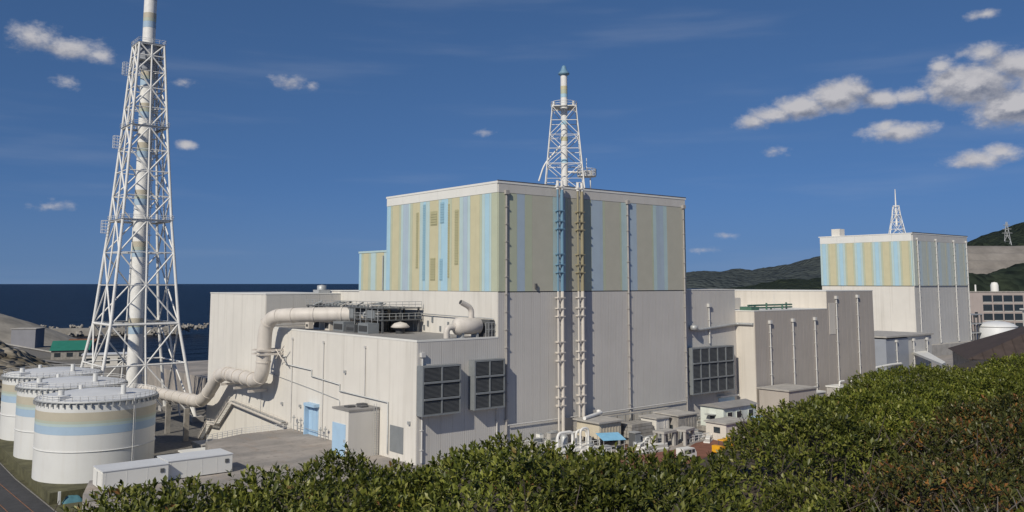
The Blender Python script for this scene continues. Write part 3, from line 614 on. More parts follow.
MB().tube([(TC[0], TC[1], LOW), (TC[0], TC[1], 140)], [1.95, 1.75], 28).build('flue_pipe', M['steel'], ls)
for zb in (15.5, 37.5, 52.5, 66.5, 78.2, 88.0, 105.6, 114.0, 126):
    rr = 1.96 - .2 * (zb + 8.8) / 149
    for k, (h, mm) in enumerate(((1.6, 'tbeige'), (1.0, 'tgreen'), (1.9, 'tblue'))):
        z1 = zb + (4.5, 2.9, 1.9)[k]; MB().tube([(TC[0], TC[1], z1 - h), (TC[0], TC[1], z1 - .01)], rr + .02, 28).build('paint_band', M[mm], ls)
for z, e in ((100.2, .35), (95.2, -.5), (75.4, .5), (48.0, .5), (18.8, .1)):
    h = lerp_tab(tab, z) + e; b = MB()
    for (x0, x1, y0, y1) in ((-h, h, -h, -h + 1.3), (-h, h, h - 1.3, h), (-h, -h + 1.3, -h + 1.3, h - 1.3), (h - 1.3, h, -h + 1.3, h - 1.3)): b.box(TC[0] + x0, TC[0] + x1, TC[1] + y0, TC[1] + y1, z, z + .15)
    pl = b.build('platform', M['galv'], ls)
    if z > 40: railing('railing', pl, [(TC[0] + u * h, TC[1] + v * h, z + .15) for u, v in ((-1, -1), (1, -1), (1, 1), (-1, 1), (-1, -1))], 1.2, 2, M['steel'], .05)
MB().lathe(TC, [(2.2, 92.8), (3.3, 99.6), (3.3, 100.1)], 24).build('collar', M['greybox'], ls)
for z in (91.5, 69.5, 44.5):     # caged ladder landings on the outer left leg
    p = P(-1, 1, z); b = MB()
    for dz in (0, .9, 1.8, 2.7, 3.6): b.tube([(p.x - 1.0 + math.cos(a) * 1.0, p.y + math.sin(a) * 1.0, z + dz) for a in lin(0, 2 * math.pi, 12)], .05, 4, False)
    for a in (1.6, 2.4, 3.1, 3.9, 4.7): b.tube([(p.x - 1.0 + math.cos(a), p.y + math.sin(a), z), (p.x - 1.0 + math.cos(a), p.y + math.sin(a), z + 3.6)], .04, 4)
    b.build('ladder_cage', M['steel'], ls)
b = MB()
for k in range(3):
    x, y = TC[0] + (2.9, 3.6, 2.9)[k], TC[1] + (2.4, 3.0, 3.8)[k]; b.tube([(x, y, LOW), (x, y, 99)], (.22, .12, .3)[k], 6)
z = 3
while z < 98: b.box(TC[0] + 2.5, TC[0] + 4.0, TC[1] + 2.2, TC[1] + 4.1, z, z + .2); z += 4.1
b.build('service_pipes', M['steel'], ls)
for (u, v) in ((-1, -1), (1, -1), (1, 1), (-1, 1)):
    p = P(u, v, LOW); MB().box(p.x - 1.6, p.x + 1.6, p.y - 1.6, p.y + 1.6, LOW, LOW + 1.4).build('footing', M['concrete'], ls)

RC = (123.8, 135.2)
rs = thing('roof_stack', (RC[0], RC[1], ZM), 'slender white lattice stack with blue cap rising from the striped roof', 'chimney tower')
tab2 = [(ZM - .3, 4.2), (58, 3.35), (67.4, 2.5)]
P2 = lattice(rs, RC, R(48), tab2, [ZM - .3, 51.6, 54.8, 58, 61, 64.1, 67.2], .15, .08, [(51.6, .06), (54.8, .09), (58, .09), (61, .06), (64.1, .08), (67.2, .12)], M['steel'], post=False)
b = MB().tube([(RC[0], RC[1], ZM - .3), (RC[0], RC[1], 75)], .72, 20); b.build('flue_pipe', M['steel'], rs)
for z0, h, mm in ((70.2, .9, 'sgreen'), (69.4, .8, 'sblue'), (71.1, .8, 'sbeige'), (63.5, 1.0, 'sblue'), (60, .9, 'sbeige'), (55.2, .9, 'sblue')): MB().tube([(RC[0], RC[1], z0), (RC[0], RC[1], z0 + h - .01)], .74, 20).build('paint_band', M[mm], rs)
MB().lathe(RC, [(.73, 74.2), (1.2, 74.5), (1.2, 74.75), (.7, 75.3), (.5, 75.9), (.4, 76.3), (.01, 76.5)], 20).build('cap', M['oblue'], rs)
b = MB()
for a in range(12):
    t0, t1 = 2 * math.pi * a / 12, 2 * math.pi * (a + 1) / 12; b.add([(RC[0] + r * math.cos(t), RC[1] + r * math.sin(t), 67.25) for r, t in ((1, t0), (2.8, t0), (2.8, t1), (1, t1))], [(0, 1, 2, 3)])
pl = b.build('platform', M['galv'], rs); railing('railing', pl, [(RC[0] + 2.8 * math.cos(a), RC[1] + 2.8 * math.sin(a), 67.25) for a in lin(0, 2 * math.pi, 12)], 1.1, 1.5, M['steel'], .05)
for (x, y, zz) in ((-1.5, 1.6, 67.4), (1.6, -1.2, 67.4)): MB().tube([(RC[0] + x, RC[1] + y, zz), (RC[0] + x, RC[1] + y, zz + 1.3)], .25, 8).build('sensor_box', M['steel'], rs)
MB().tube(smooth_path([(RC[0] - 4.6, RC[1] + 3, 51.4), (RC[0] - 3.6, RC[1] + 2.4, 55), (RC[0] - .6, RC[1] + .6, 59)], 1.5), .18, 8).build('side_pipe', M['steel'], rs)
ap = thing('antenna_platform', (127.6, 132.4, ZM), 'round railed platform on legs beside the roof lattice stack', 'platform')
AC = (127.6, 132.4)
MB().lathe(AC, [(.01, 52.6), (2.0, 52.6), (2.0, 52.4), (.01, 52.4)], 20).build('deck', M['steel'], ap)
b = MB()
for a in (0, 1.57, 3.14, 4.71): b.tube([(AC[0] + 1.1 * math.cos(a), AC[1] + 1.1 * math.sin(a), ZM - .3), (AC[0] + 1.1 * math.cos(a), AC[1] + 1.1 * math.sin(a), 52.5)], .14, 6)
b.build('legs_frame', M['steel'], ap); railing('railing', ap, [(AC[0] + 2.0 * math.cos(a), AC[1] + 2.0 * math.sin(a), 52.6) for a in lin(0, 2 * math.pi, 14)], 1.4, .8, M['steel'], .07)
MB().tube([AC + (52.6,), AC + (56.4,)], .07, 5).build('mast', M['steel'], ap); MB().box(AC[0] - .9, AC[0] + .9, AC[1] - .9, AC[1] + .9, 52.62, 53.6).build('cabinet', M['steel'], ap)
MB().tube([(RC[0], RC[1], 53.4), (AC[0], AC[1], 53.3)], .25, 6).build('link_beam', M['steel'], ap)

# ------------------------------------------------------------------ storage tanks
TZ = -6.8
struct('tank_terrace', MB().prism([(36.2, 174), (58.5, 174), (60.5, 254), (37.5, 258)], LOW - .5, TZ), M['grass'])
def tank(c, label, first=None):
    d = (0, 0)
    LOW = TZ
    t = thing('storage_tank', (c[0], c[1], LOW), label, 'tank', 'white storage tanks in a row')
    r, zt = 10.8, 8.0
    MB().lathe(c, [(r, LOW), (r, zt)], 72).build('shell', M['tank'], t)
    MB().lathe(c, [(r - .05, zt), (r * .6, zt + .75), (.01, zt + 1.15)], 72).build('roof', M['tanktop'], t)
    for (z0, z1, mm) in ((1.9, 3.4, 'tblue'), (3.4, 3.9, 'tcyan'), (3.9, 4.4, 'tgreen'), (4.4, 6.0, 'tbeige')): MB().lathe(c, [(r + .02, z0), (r + .02, z1 - .01)], 72).build('paint_band', M[mm], t)
    MB().lathe(c, [(r, zt - .35), (r + .3, zt - .35), (r + .3, zt - .1), (r - .1, zt - .1)], 72).build('rim_girder', M['galv'], t)
    MB().lathe(c, [(r, -1.25), (r + .12, -1.25), (r + .12, -1.1), (r, -1.08)], 72).build('wind_girder', M['tank'], t)
    for k in range(56):
        a = 2 * math.pi * k / 56
        if k == 0:
            bm_ = bpy.data.meshes.new('rim_bracket'); q_ = MB().box(r + .02, r + .48, -.11, .11, -1.0, -.36); bm_.from_pydata(q_.v, [], q_.f); bm_.materials.append(M['galv'])
        o = bpy.data.objects.new('rim_bracket', bm_); col.objects.link(o); o.parent = t; o.location = (0, 0, zt - LOW); o.rotation_euler = (0, 0, a)
    railing('roof_railing', t, [(c[0] + (r - .1) * math.cos(a), c[1] + (r - .1) * math.sin(a), zt) for a in lin(0, 2 * math.pi, 48)], .9, 1.6, M['steel'], .035)
    for (dx, dy, h, rr) in ((-7.5, -4, 1.4, .55), (3, -6.5, 1.9, .5), (-2, 5, 1.2, .4)): MB().tube([(c[0] + dx, c[1] + dy, zt + .2), (c[0] + dx, c[1] + dy, zt + h + .4)], rr, 12).build('roof_vent', M['tank'], t)
    a = R(205); MB().obox((c[0] + (r - 1.6) * math.cos(a), c[1] + (r - 1.6) * math.sin(a)), a, 2.2, 5.0, zt + .1, zt + .9).build('hatch_deck', M['tanktop'], t)
    a = R(292); b = MB()
    for da in (-.016, .016): b.tube([(c[0] + (r + .35) * math.cos(a + da), c[1] + (r + .35) * math.sin(a + da), LOW), (c[0] + (r + .35) * math.cos(a + da), c[1] + (r + .35) * math.sin(a + da), zt + .9)], .05, 5)
    b.build('ladder', M['steel'], t)
    return t
tank((46.9, 188.4), 'white storage tank with blue and beige band, nearest and largest looking of the three')
tank((48.2, 215.0), 'white storage tank with blue and beige band, middle one of the three')
tank((49.6, 242.0), 'white storage tank with blue and beige band, farthest one at the picture edge')

# ------------------------------------------------------------------ yard things
def container(x0, x1, y0, y1, z1, label):
    t = thing('storage_container', (x0, y0, 0), label, 'container', 'white containers beside the tanks')
    MB().box(x0, x1, y0, y1, .15, z1).build('body', M['fascia'], t)
    MB().box(x0 - .08, x1 + .08, y0 - .08, y1 + .08, z1, z1 + .12).build('roof', M['tanktop'], t)
    b = MB(); n = int((x1 - x0) / 2.4)
    for k in range(n): xx = x0 + .35 + k * (x1 - x0 - .5) / n; b.box(xx, xx + .1, y0 - .02, y0 - .002, .3, z1 - .15)
    b.build('side_ribs', M['fascia'], t)
    d = MB().box(x0 - .07, x0 - .003, y0 + .2, y1 - .2, .3, z1 - .2).build('door', M['fascia'], t)
    MB().tube([(x0 - .12, (y0 + y1) / 2, .4), (x0 - .12, (y0 + y1) / 2, z1 - .3)], .04, 5).build('lock_bar', M['galv'], d)
    for xx in (x0 + .3, x1 - .6): MB().box(xx, xx + .3, y0 + .1, y1 - .1, 0, .148).build('skid', M['dark'], t)
    MB().box(x1 - 1.2, x1 - .6, y0 - .09, y0 - .062, 1.6, 2.2).build('vent_grille', M['louvre'], t)
container(35.6, 44.9, 138.2, 143.4, 2.7, 'low white container, the one hiding the foot of the nearest tank')
container(45.2, 55.2, 139.2, 144.6, 2.8, 'low white container, the one with its end on the open yard')
kx0, kx1, ky0, ky1, kz = 74.6, 80.6, 136.8, 142.6, 7.9
ki = thing('switch_house', (kx0, ky0, 0), 'grey cubic cabin with pale blue door against the white building', 'cabin')
MB().box(kx0, kx1, ky0, ky1, 0, kz).build('wall', M['smooth'], ki)
MB().box(kx0 - .15, kx1, ky0 - .15, ky1 + .15, kz, kz + .3).build('roof', M['roof'], ki)
MB().box(kx0 - .06, kx0 - .003, ky0, ky1, 0, kz - .02).build('front_wall', M['white'], ki)
d = MB().box(kx0 - .16, kx0 - .062, ky0 + .9, ky1 - .15, 0, 5.6).build('door', M['paleblue'], ki)
MB().box(kx0 - .24, kx0 - .162, ky0 + 1.05, ky0 + 1.3, 2.6, 3.1).build('handle', M['galv'], d)
b = MB()
for s in (0, .5): b.tube([(kx1 - 1.2 + s, ky0 - .3, 0), (kx1 - 1.2 + s, ky0 - .3, kz + 1)], .05, 5)
z = .4
while z < kz: b.box(kx1 - 1.2, kx1 - .7, ky0 - .33, ky0 - .27, z, z + .06); z += .4
b.build('ladder', M['galv'], ki)
for (x, y) in ((75.8, 140), (77.6, 138.6), (78.8, 141)): MB().box(x, x + 1.4, y - .8, y + .8, kz + .3, kz + .6).build('roof_tray', M['dark'], ki)
fe = thing('yard_fence', (70, 172, 0), 'thin pale blue pipe fence along the edge of the yard', 'fence')
fp = [(61.7, 168.4, 0), (70, 172.1, 0), (80.2, 172.1, 0)]
for i in range(2):
    p, q = Vector(fp[i]), Vector(fp[i + 1]); n = 7
    for k in range(n):
        a = p.lerp(q, k / n); MB().tube([a, a + Vector((0, 0, 1.2))], .05, 5).build('post', M['rail'], fe)
for h in (.45, .8, 1.2): MB().tube([(p[0], p[1], h) for p in fp], .04, 5).build('rail', M['rail'], fe)
gp = thing('gas_bottle_rack', (79, 168, 0), 'little rack of pale pipes beside the blue door', 'pipe rack')
for k, (y, h) in enumerate(((169.4, 3.2), (167.6, 2.4), (166.2, 3.0), (157.5, 2.2), (155.5, 2.6))):
    MB().tube([(79.8, y, 0), (79.8, y, h)], .09, 6).build('upright', M['galv'], gp); MB().box(79.6, 80.0, y - .35, y + .35, h - .6, h - .4).build('valve', M['galv'], gp)
MB().tube([(79.8, 169.4, 1.2), (79.8, 155.5, 1.2)], .06, 5).build('cross_pipe', M['galv'], gp)
# lower pit between tank and wall
for (x0, x1, y0, y1, h, m, nm, lb, ct) in (
    (66.5, 71.5, 184, 190, 5.2, 'concrete', 'pump_cabin', 'grey box cabin half hidden behind the nearest tank', 'cabin'),
    (72.6, 74.2, 178, 190, 4.2, 'rust', 'rusty_screen', 'rusty brown screen standing in the shadowed pit', 'screen'),
    (75.0, 76.6, 176, 186, 3.4, 'conc2', 'concrete_plinth', 'dim concrete block in the shadowed pit under the duct', 'block'),
    (60.2, 65.6, 172.2, 180, 1.7, 'fascia', 'pump_shed', 'flat low pale shed roof right of the nearest tank', 'shed')):
    t = thing(nm, (x0, y0, LOW), lb, ct)
    z0 = LOW
    if nm == 'pump_shed': MB().box(x0 + .3, x1 - .3, y0 + .3, y1 - .3, LOW, LOW + 5.4).build('wall', M['conc2'], t); MB().box(x0, x1, y0, y1, LOW + 5.4, LOW + 5.7).build('roof', M['fascia'], t)
    else:
        MB().box(x0, x1, y0, y1, LOW, LOW + h).build('body', M[m], t)
        for k in range(4): MB().box(x0 - .1, x0 - .002, y0 + (y1 - y0) * (k + .15) / 4, y0 + (y1 - y0) * (k + .75) / 4, LOW + .5, LOW + h - .6).build('side_panel', M[m], t)
        MB().box(x0 - .1, x1 + .1, y0 - .1, y1 + .1, LOW + h, LOW + h + .18).build('top_slab', M['galv'] if m == 'rust' else M[m], t)
# road, rail and verge at the lower left
b = MB().add([(24, 150, LOW + .008), (36.5, 150, LOW + .008), (35.5, 200, LOW + .008), (37, 300, LOW + .008), (27, 300, LOW + .008), (22, 200, LOW + .008)], [(0, 1, 2, 3, 4, 5)]); struct('service_road', b, M['asphalt'])
b = MB().add([(36.5, 150, LOW + .004), (60, 150, LOW + .004), (62, 262, LOW + .004), (37, 300, LOW + .004), (35.5, 200, LOW + .004)], [(0, 1, 2, 3, 4)]); struct('grass_verge', b, M['grass'])
kb = MB()
for (xa, ya), (xb, yb) in (((36.4, 150), (35.4, 200)), ((35.4, 200), (36.9, 300))): kb.tube([(xa, ya, LOW + .08), (xb, yb, LOW + .08)], .14, 4)
struct('kerb', kb, M['gravel'])
rt = MB()
for x in (27.8, 29.3, 32.6): rt.tube([(x + 1, 150, LOW + .05), (x - .4, 200, LOW + .05), (x + 1.2, 300, LOW + .05)], .09, 4)
tag(rt.build('road_rail', M['rust'], None), 'thin brown steel lines running along the dark road at lower left', 'rail')
gr = thing('guard_rail', (37.5, 220, LOW), 'white guard rail slanting beside the dark road at the left edge', 'guard rail')
MB().tube([(37.0, 200.5, LOW + 1.1), (39.3, 262, LOW + 1.1)], .3, 6).build('beam', M['rail'], gr)
for k in range(11): MB().tube([(37.0 + .23 * k, 200.5 + 6.1 * k, LOW), (37.0 + .23 * k, 200.5 + 6.1 * k, LOW + 1.1)], .1, 5).build('post', M['rail'], gr)
bt = thing('tarp_heap', (38.6, 174, LOW), 'small blue tarpaulin heap and white post near the nearest tank', 'tarpaulin')
b = MB(); vs = []; n = 10
for j in range(n + 1):
    for i in range(n + 1):
        u, v = i / n, j / n; e = min(u, 1 - u, v, 1 - v); vs.append((38.2 + u * 3.4, 173.0 + v * 2.6, LOW + (1 - (1 - min(1, e * 3)) ** 2) * 1.0 + .35 * mnoise.noise(Vector((u * 4, v * 4, 1))) * min(1, e * 5)))
b.add(vs, [(j * (n + 1) + i, j * (n + 1) + i + 1, (j + 1) * (n + 1) + i + 1, (j + 1) * (n + 1) + i) for j in range(n) for i in range(n)], True); b.build('sheet', mat('teal_tarpaulin', (.08, .20, .24), .6, .2, 1), bt)
MB().box(37.4, 37.8, 173.0, 173.4, LOW, LOW + 2.2).build('post', M['rail'], bt)

# ------------------------------------------------------------------ work yard at the foot of the grey wall
struct('soil_patch', MB().add([(104, 82, .006), (166, 80, .006), (176, 112, .006), (150, 116, .006), (128, 107, .006), (108, 108, .006)], [(0, 1, 2, 3, 4, 5)]), M['soil'])
sk = thing('pipe_skid', (109, 119, 0), 'white pipes and bent tubes on a skid at the foot of the grey wall', 'pipe skid')
MB().box(105.4, 114.6, 116.2, 121.6, .2, .55).build('base_frame', M['steel'], sk)
for (pts, r) in (([(106, 118, .5), (106, 118, 3.4), (109.6, 118, 3.4), (109.6, 118, .6)], .26), ([(107.6, 120, .5), (107.6, 120, 2.7), (113, 120, 2.7)], .22), ([(110.6, 117, .5), (110.6, 117, 3.9), (112.6, 117, 3.9), (112.6, 117, .5)], .2), ([(111.4, 119, .5), (111.4, 119, 3.2), (114, 119, 3.2), (114, 119, .6)], .2)):
    MB().tube(smooth_path(pts, .9), r, 10).build('bent_pipe', M['steel'], sk)
for (x, y, r, h) in ((109.0, 119.6, .75, 2.3), (113.2, 117.4, .55, 1.9)): MB().lathe((x, y), [(r, .55), (r, h), (r * .6, h + .35), (.01, h + .45)], 14).build('vessel', M['galv'], sk)
railing('rail', sk, [(105.4, 116.2, .55), (114.6, 116.2, .55)], 1.1, 1.5, M['steel'], .05)
ec = thing('equipment_cabin', (117, 118, 0), 'beige flat-roofed cabin raised on posts under the vent pipes', 'cabin')
MB().box(114.8, 120.4, 116.4, 122.4, 1.6, 4.4).build('body', M['beigep'], ec); MB().box(114.3, 120.9, 115.9, 123.0, 4.4, 4.7).build('roof', M['concrete'], ec)
for (x, y) in ((115, 116.6), (120.2, 116.6), (115, 122.2), (120.2, 122.2)): MB().box(x - .15, x + .15, y - .15, y + .15, 0, 1.598).build('post', M['galv'], ec)
for k in range(7): MB().box(115 + k * .77, 115.35 + k * .77, 116.34, 116.398, 1.8, 4.2).build('side_rib', M['beigep'], ec)
MB().tube([(114.5, 120, 5.0), (121.4, 122.6, 5.1)], .35, 8).build('roof_pipe', M['steel'], ec)
aw = thing('blue_awning', (114.6, 113.6, 0), 'slanting light blue sheet awning in front of the beige cabin', 'awning')
MB().add([(112.6, 113.2, 2.1), (117.0, 111.8, 2.0), (117.6, 114.4, 2.9), (113.2, 115.8, 3.0), (112.6, 113.2, 2.04), (117.0, 111.8, 1.94), (117.6, 114.4, 2.84), (113.2, 115.8, 2.94)], [(0, 1, 2, 3), (7, 6, 5, 4), (0, 4, 5, 1), (1, 5, 6, 2), (2, 6, 7, 3), (3, 7, 4, 0)]).build('sheet', M['bluetarp'], aw)
for (x, y, z) in ((112.8, 113.3, 2.05), (116.8, 112.1, 1.95), (117.3, 114.3, 2.8), (113.4, 115.5, 2.9)): MB().tube([(x, y, 0), (x, y, z)], .06, 5).build('pole', M['galv'], aw)
bs = thing('beam_stack', (124.5, 117.5, 0), 'stack of weathered concrete beams beside the beige cabin', 'beams')
for k in range(4):
    for j in range(4 - k // 2): MB().box(121.8 + .1 * k, 128.6 - .3 * k, 115.2 + j * 1.25, 116.25 + j * 1.25, 1.2 + k * .62, 1.76 + k * .62).build('beam', M['conc2'], bs)
for x in (122.6, 127.4): MB().box(x, x + .5, 115.2, 120, 0, 1.198).build('sleeper', M['conc2'], bs)
for i, (x0, x1, y0, y1, z1, wm, lb) in enumerate(((128.9, 132.6, 115.2, 119.2, 4.0, 'white', 'tiny white cabin with grey flat roof beside the beam stack'), (133.4, 139.0, 113.6, 119.6, 4.3, 'conc2', 'square weathered concrete hut in the middle of the work yard'), (138.2, 145.6, 106.0, 110.8, 3.2, 'cream', 'stained cream container in front of the pale green office'))):
    t = thing(('site_cabin', 'concrete_hut', 'cream_container')[i], (x0, y0, 0), lb, ('cabin', 'hut', 'container')[i])
    MB().box(x0, x1, y0, y1, 0, z1).build('wall', M[wm], t); MB().box(x0 - .3, x1 + .3, y0 - .3, y1 + .3, z1, z1 + .25).build('roof', M['concrete'], t)
    MB().box(x0 + .8, x0 + 1.9, y0 - .05, y0 - .004, 0, 2.2).build('door', M[('frameg', 'louvre', 'beigep')[i]], t); MB().box(x0 - .05, x0 - .004, y0 + 1.4, y0 + 2.9, 1.4, 2.5).build('window', M['glass'], t)
    for k in range(int((x1 - x0) / .9) - 2): MB().box(x0 + 2.2 + k * .8, x0 + 2.5 + k * .8, y0 - .06, y0 - .004, .2, z1 - .2).build('wall_rib', M[wm], t)
for i, (x, y, rz, lb) in enumerate(((126.0, 110.6, .1, 'white table shaped concrete frame nearest the blue awning'), (130.6, 109.8, .25, 'white table shaped concrete frame nearest the cream container'))):
    t = thing('portal_table', (x, y, 0), lb, 'frame', 'white concrete frames in the work yard')
    MB().obox((x, y), rz, 4.0, 2.6, 2.5, 2.9).build('top_slab', M['concrete'], t)
    for (u, v) in ((-1, -1), (1, -1), (1, 1), (-1, 1)):
        px, py = x + u * 1.6 * math.cos(rz) - v * .9 * math.sin(rz), y + u * 1.6 * math.sin(rz) + v * .9 * math.cos(rz); MB().obox((px, py), rz, .6, .5, 0, 2.498).build('leg', M['concrete'], t)
so_ = thing('site_office', (145, 112, 0), 'pale green prefabricated office with small dark windows', 'cabin')
OX, OY = 145.2, 111.9
MB().box(OX, OX + 11, OY, OY + 5.8, 1.0, 5.0).build('wall', M['mint'], so_)
MB().add([(OX - .4, OY - .5, 5.0), (OX + 11.4, OY - .5, 5.0), (OX + 11.4, OY + 6.3, 5.0), (OX - .4, OY + 6.3, 5.0), (OX - .4, OY + 2.9, 5.7), (OX + 11.4, OY + 2.9, 5.7)], [(0, 1, 5, 4), (2, 3, 4, 5), (1, 2, 5), (3, 0, 4), (0, 3, 2, 1)]).build('roof', M['roof'], so_)
MB().box(OX + .1, OX + 10.9, OY + .1, OY + 5.7, 0, .998).build('plinth', M['conc2'], so_)
for x in (OX + 1.2, OX + 4.2, OX + 8.2):
    w = MB().box(x, x + 1.6, OY - .08, OY - .004, 2.7, 4.0).build('window', M['glass'], so_)
    b = MB()
    for q in ((x - .1, x + 1.7, 4.0, 4.1), (x - .1, x + 1.7, 2.6, 2.7), (x - .1, x, 2.7, 4.0), (x + 1.6, x + 1.7, 2.7, 4.0)): b.box(q[0], q[1], OY - .13, OY - .01, q[2], q[3])
    b.build('frame', M['mint'], w)
MB().box(OX - .08, OX - .004, OY + 2.2, OY + 3.3, 1.0, 3.2).build('door', M['louvre'], so_)
MB().box(OX - 1.3, OX - .01, OY + 1.8, OY + 3.8, 3.5, 3.6).build('door_canopy', M['galv'], so_)
a2 = thing('office_awning', (154, 110, 0), 'light blue sheet awning at the corner of the pale green office', 'awning')
MB().add([(152.4, 108.8, 2.0), (157, 108.6, 2.0), (157, 111.3, 2.7), (152.4, 111.3, 2.7), (152.4, 108.8, 1.95), (157, 108.6, 1.95), (157, 111.3, 2.65), (152.4, 111.3, 2.65)], [(0, 1, 2, 3), (7, 6, 5, 4), (0, 4, 5, 1), (1, 5, 6, 2), (3, 7, 4, 0)]).build('sheet', M['paleblue'], a2)
for x in (152.6, 156.8): MB().tube([(x, 108.9, 0), (x, 108.9, 1.97)], .06, 5).build('pole', M['galv'], a2)
for k, (x, y, L_, z, rz) in enumerate(((121, 112, 4.5, .5, .4), (123, 109.5, 3.6, .4, -.2), (119.4, 109.0, 3, .45, .1), (136, 108.5, 4, .35, .5))):
    t = thing('timber_pile', (x, y, 0), ('pale board pile nearest the blue awning', 'pale board pile between the awning and the white frames', 'pale board pile closest to the hedge', 'pale board pile on the red soil by the cream container')[k], 'boards')
    for j in range(3): MB().obox((x + .2 * j, y + .15 * j), rz + .05 * j, L_, 1.2 - .2 * j, .02 + .3 * j, .28 + .3 * j).build('board', M['concrete'] if j % 2 else M['fascia'], t)
r4 = random.Random(21)
for k in range(11):
    x, y = r4.uniform(104, 146), 0; y = r4.choice((r4.uniform(121.8, 123.6), r4.uniform(112.4, 114.6), r4.uniform(105, 108)))
    if 114 < x < 121 and 115 < y < 124: continue
    kd = ('rust', 'galv', 'fascia', 'bluetarp')[k % 4]; h = r4.uniform(.9, 1.5); m_ = M[kd]
    d = thing('steel_drum', (x, y, 0), dict(rust='rusty brown', galv='grey', fascia='white', bluetarp='light blue')[kd] + ' upright steel drum among the clutter at the foot of the grey wall', 'drum', 'steel drums in the work yard')
    MB().lathe((x, y), [(.01, 0), (.42, 0), (.42, h), (.01, h)], 12).build('barrel', m_, d); MB().lathe((x, y), [(.45, h * .48), (.45, h * .54)], 12).build('hoop', M['galv'], d)
scf = thing('scaffold', (123, 122, 0), 'thin steel scaffold frame along the foot of the grey wall', 'scaffold')
for k in range(9):
    for yy in (122.6, 124.0): MB().tube([(122.5 + k * 2.4, yy, 0), (122.5 + k * 2.4, yy, 4.2)], .06, 5).build('standard', M['galv'], scf)
for z in (2.0, 4.1):
    for yy in (122.6, 124.0): MB().tube([(122.2, yy, z), (142, yy, z)], .05, 5).build('ledger', M['galv'], scf)
    MB().box(122.3, 141.8, 122.7, 123.9, z + .06, z + .12).build('walk_board', M['conc2'], scf)
hp = thing('pipe_run', (124, 124.3, 0), 'two long pale pipes on low stools in front of the grey wall', 'pipes')
for z, r_ in ((1.2, .28), (.8, .18)): MB().tube(smooth_path([(120.8, 121.4 - z, z), (131, 121.2 - z, z), (131, 121.2 - z, z + 1.5), (133, 121.2 - z, z + 1.5)], .5), r_, 8).build('pipe', M['fascia'], hp)
for x in (122, 125, 128): MB().box(x, x + .3, 119.8, 121, 0, .62).build('stool', M['conc2'], hp)
def skid(x0, x1, y0, y1, hmax, label, seed, n=12):
    r = random.Random(seed); t = thing('equipment_skid', (x0, y0, 0), label, 'equipment', 'equipment skids at the foot of the grey wall')
    MB().box(x0, x1, y0, y1, .02, .3).build('base', M['concrete'], t); pal = ('fascia', 'white', 'galv', 'tank', 'cream', 'concrete', 'frameg')
    for k in range(n):
        a, c = r.uniform(x0, x1 - .8), r.uniform(y0, y1 - .6); w, d, h = r.uniform(.6, 1.8), r.uniform(.5, 1.3), r.uniform(.5, hmax); m_ = M[r.choice(pal)]; kd = r.random()
        if kd < .4:
            o = MB().box(a, min(x1, a + w), c, min(y1, c + d), .302 + k * .003, h).build('unit', m_, t); MB().box(a - .06, min(x1, a + w) + .06, c - .06, min(y1, c + d) + .06, h + .002, h + .1).build('lid', M['galv'], o)
            MB().box(a + .15, min(x1, a + w) - .15, c - .03, c - .003, .5, max(.6, h * .7)).build('panel', M['frameg'], o)
        elif kd < .65: MB().tube(smooth_path([(a, c, .3), (a, c, h), (min(x1, a + w), c, h), (min(x1, a + w), c, .3)], .35, 4), r.uniform(.1, .22), 8).build('bent_pipe', m_, t)
        elif kd < .8: MB().lathe((a + .4, c + .3), [(.38, .3), (.38, h * .8), (.2, h * .8 + .25), (.01, h * .8 + .3)], 12).build('vessel', m_, t)
        else: MB().tube([(x0, c, h * .6), (x1, c, h * .6)], r.uniform(.06, .14), 6).build('pipe', m_, t)
    railing('railing', t, [(x0, y0, .3), (x1, y0, .3)], 1.1, 1.2, M['steel'], .045)
for q in ((103.0, 111.0, 121.8, 124.2, 2.8, 'jumble of pale boxes and pipes behind the white pipe skid', 1), (100.2, 104.6, 117.0, 121.0, 2.2, 'low pale equipment left of the white pipe skid', 2), (121.6, 129.0, 111.6, 114.4, 2.0, 'pale boxes and pipes in front of the beam stack', 3),
          (133.6, 141.0, 120.2, 122.2, 3.4, 'pale units behind the concrete hut against the grey wall', 4), (131.2, 137.6, 109.0, 112.4, 2.3, 'small pale units between the white frames and the cream container', 5), (106.0, 113.4, 110.8, 114.4, 1.9, 'small pale boxes and pipes closest to the hedge by the blue awning', 6), (146.4, 156, 119.6, 122.6, 3.0, 'pale pipework behind the pale green office', 7)): skid(*q)
cbx = thing('control_cabinet', (121.4, 114, 0), 'dark grey control cabinet standing in the shade by the beige cabin', 'cabinet')
MB().box(120.2, 121.6, 112.6, 114.2, .2, 2.6).build('body', M['louvre'], cbx); MB().box(120.1, 121.7, 112.5, 114.3, 2.6, 2.75).build('lid', M['galv'], cbx); MB().box(120.2, 121.6, 112.54, 112.598, .4, 2.4).build('door', M['frameg'], cbx); MB().box(120.3, 121.5, 112.7, 114.1, 0, .198).build('plinth', M['conc2'], cbx)
van = thing('parked_van', (119.5, 100.2, 0), 'small white van parked on the red soil, just visible over the hedge', 'van')
vx, vy = 117.9, 100.2
MB().add([(vx, vy - .85, .4), (vx + 3.4, vy - .85, .4), (vx + 3.4, vy - .85, 1.1), (vx + 2.9, vy - .8, 1.9), (vx, vy - .8, 1.95), (vx, vy + .85, .4), (vx + 3.4, vy + .85, .4), (vx + 3.4, vy + .85, 1.1), (vx + 2.9, vy + .8, 1.9), (vx, vy + .8, 1.95)], [(0, 1, 2, 3, 4), (9, 8, 7, 6, 5), (1, 6, 7, 2), (3, 8, 9, 4), (4, 9, 5, 0), (0, 5, 6, 1)]).build('body', M['fascia'], van)
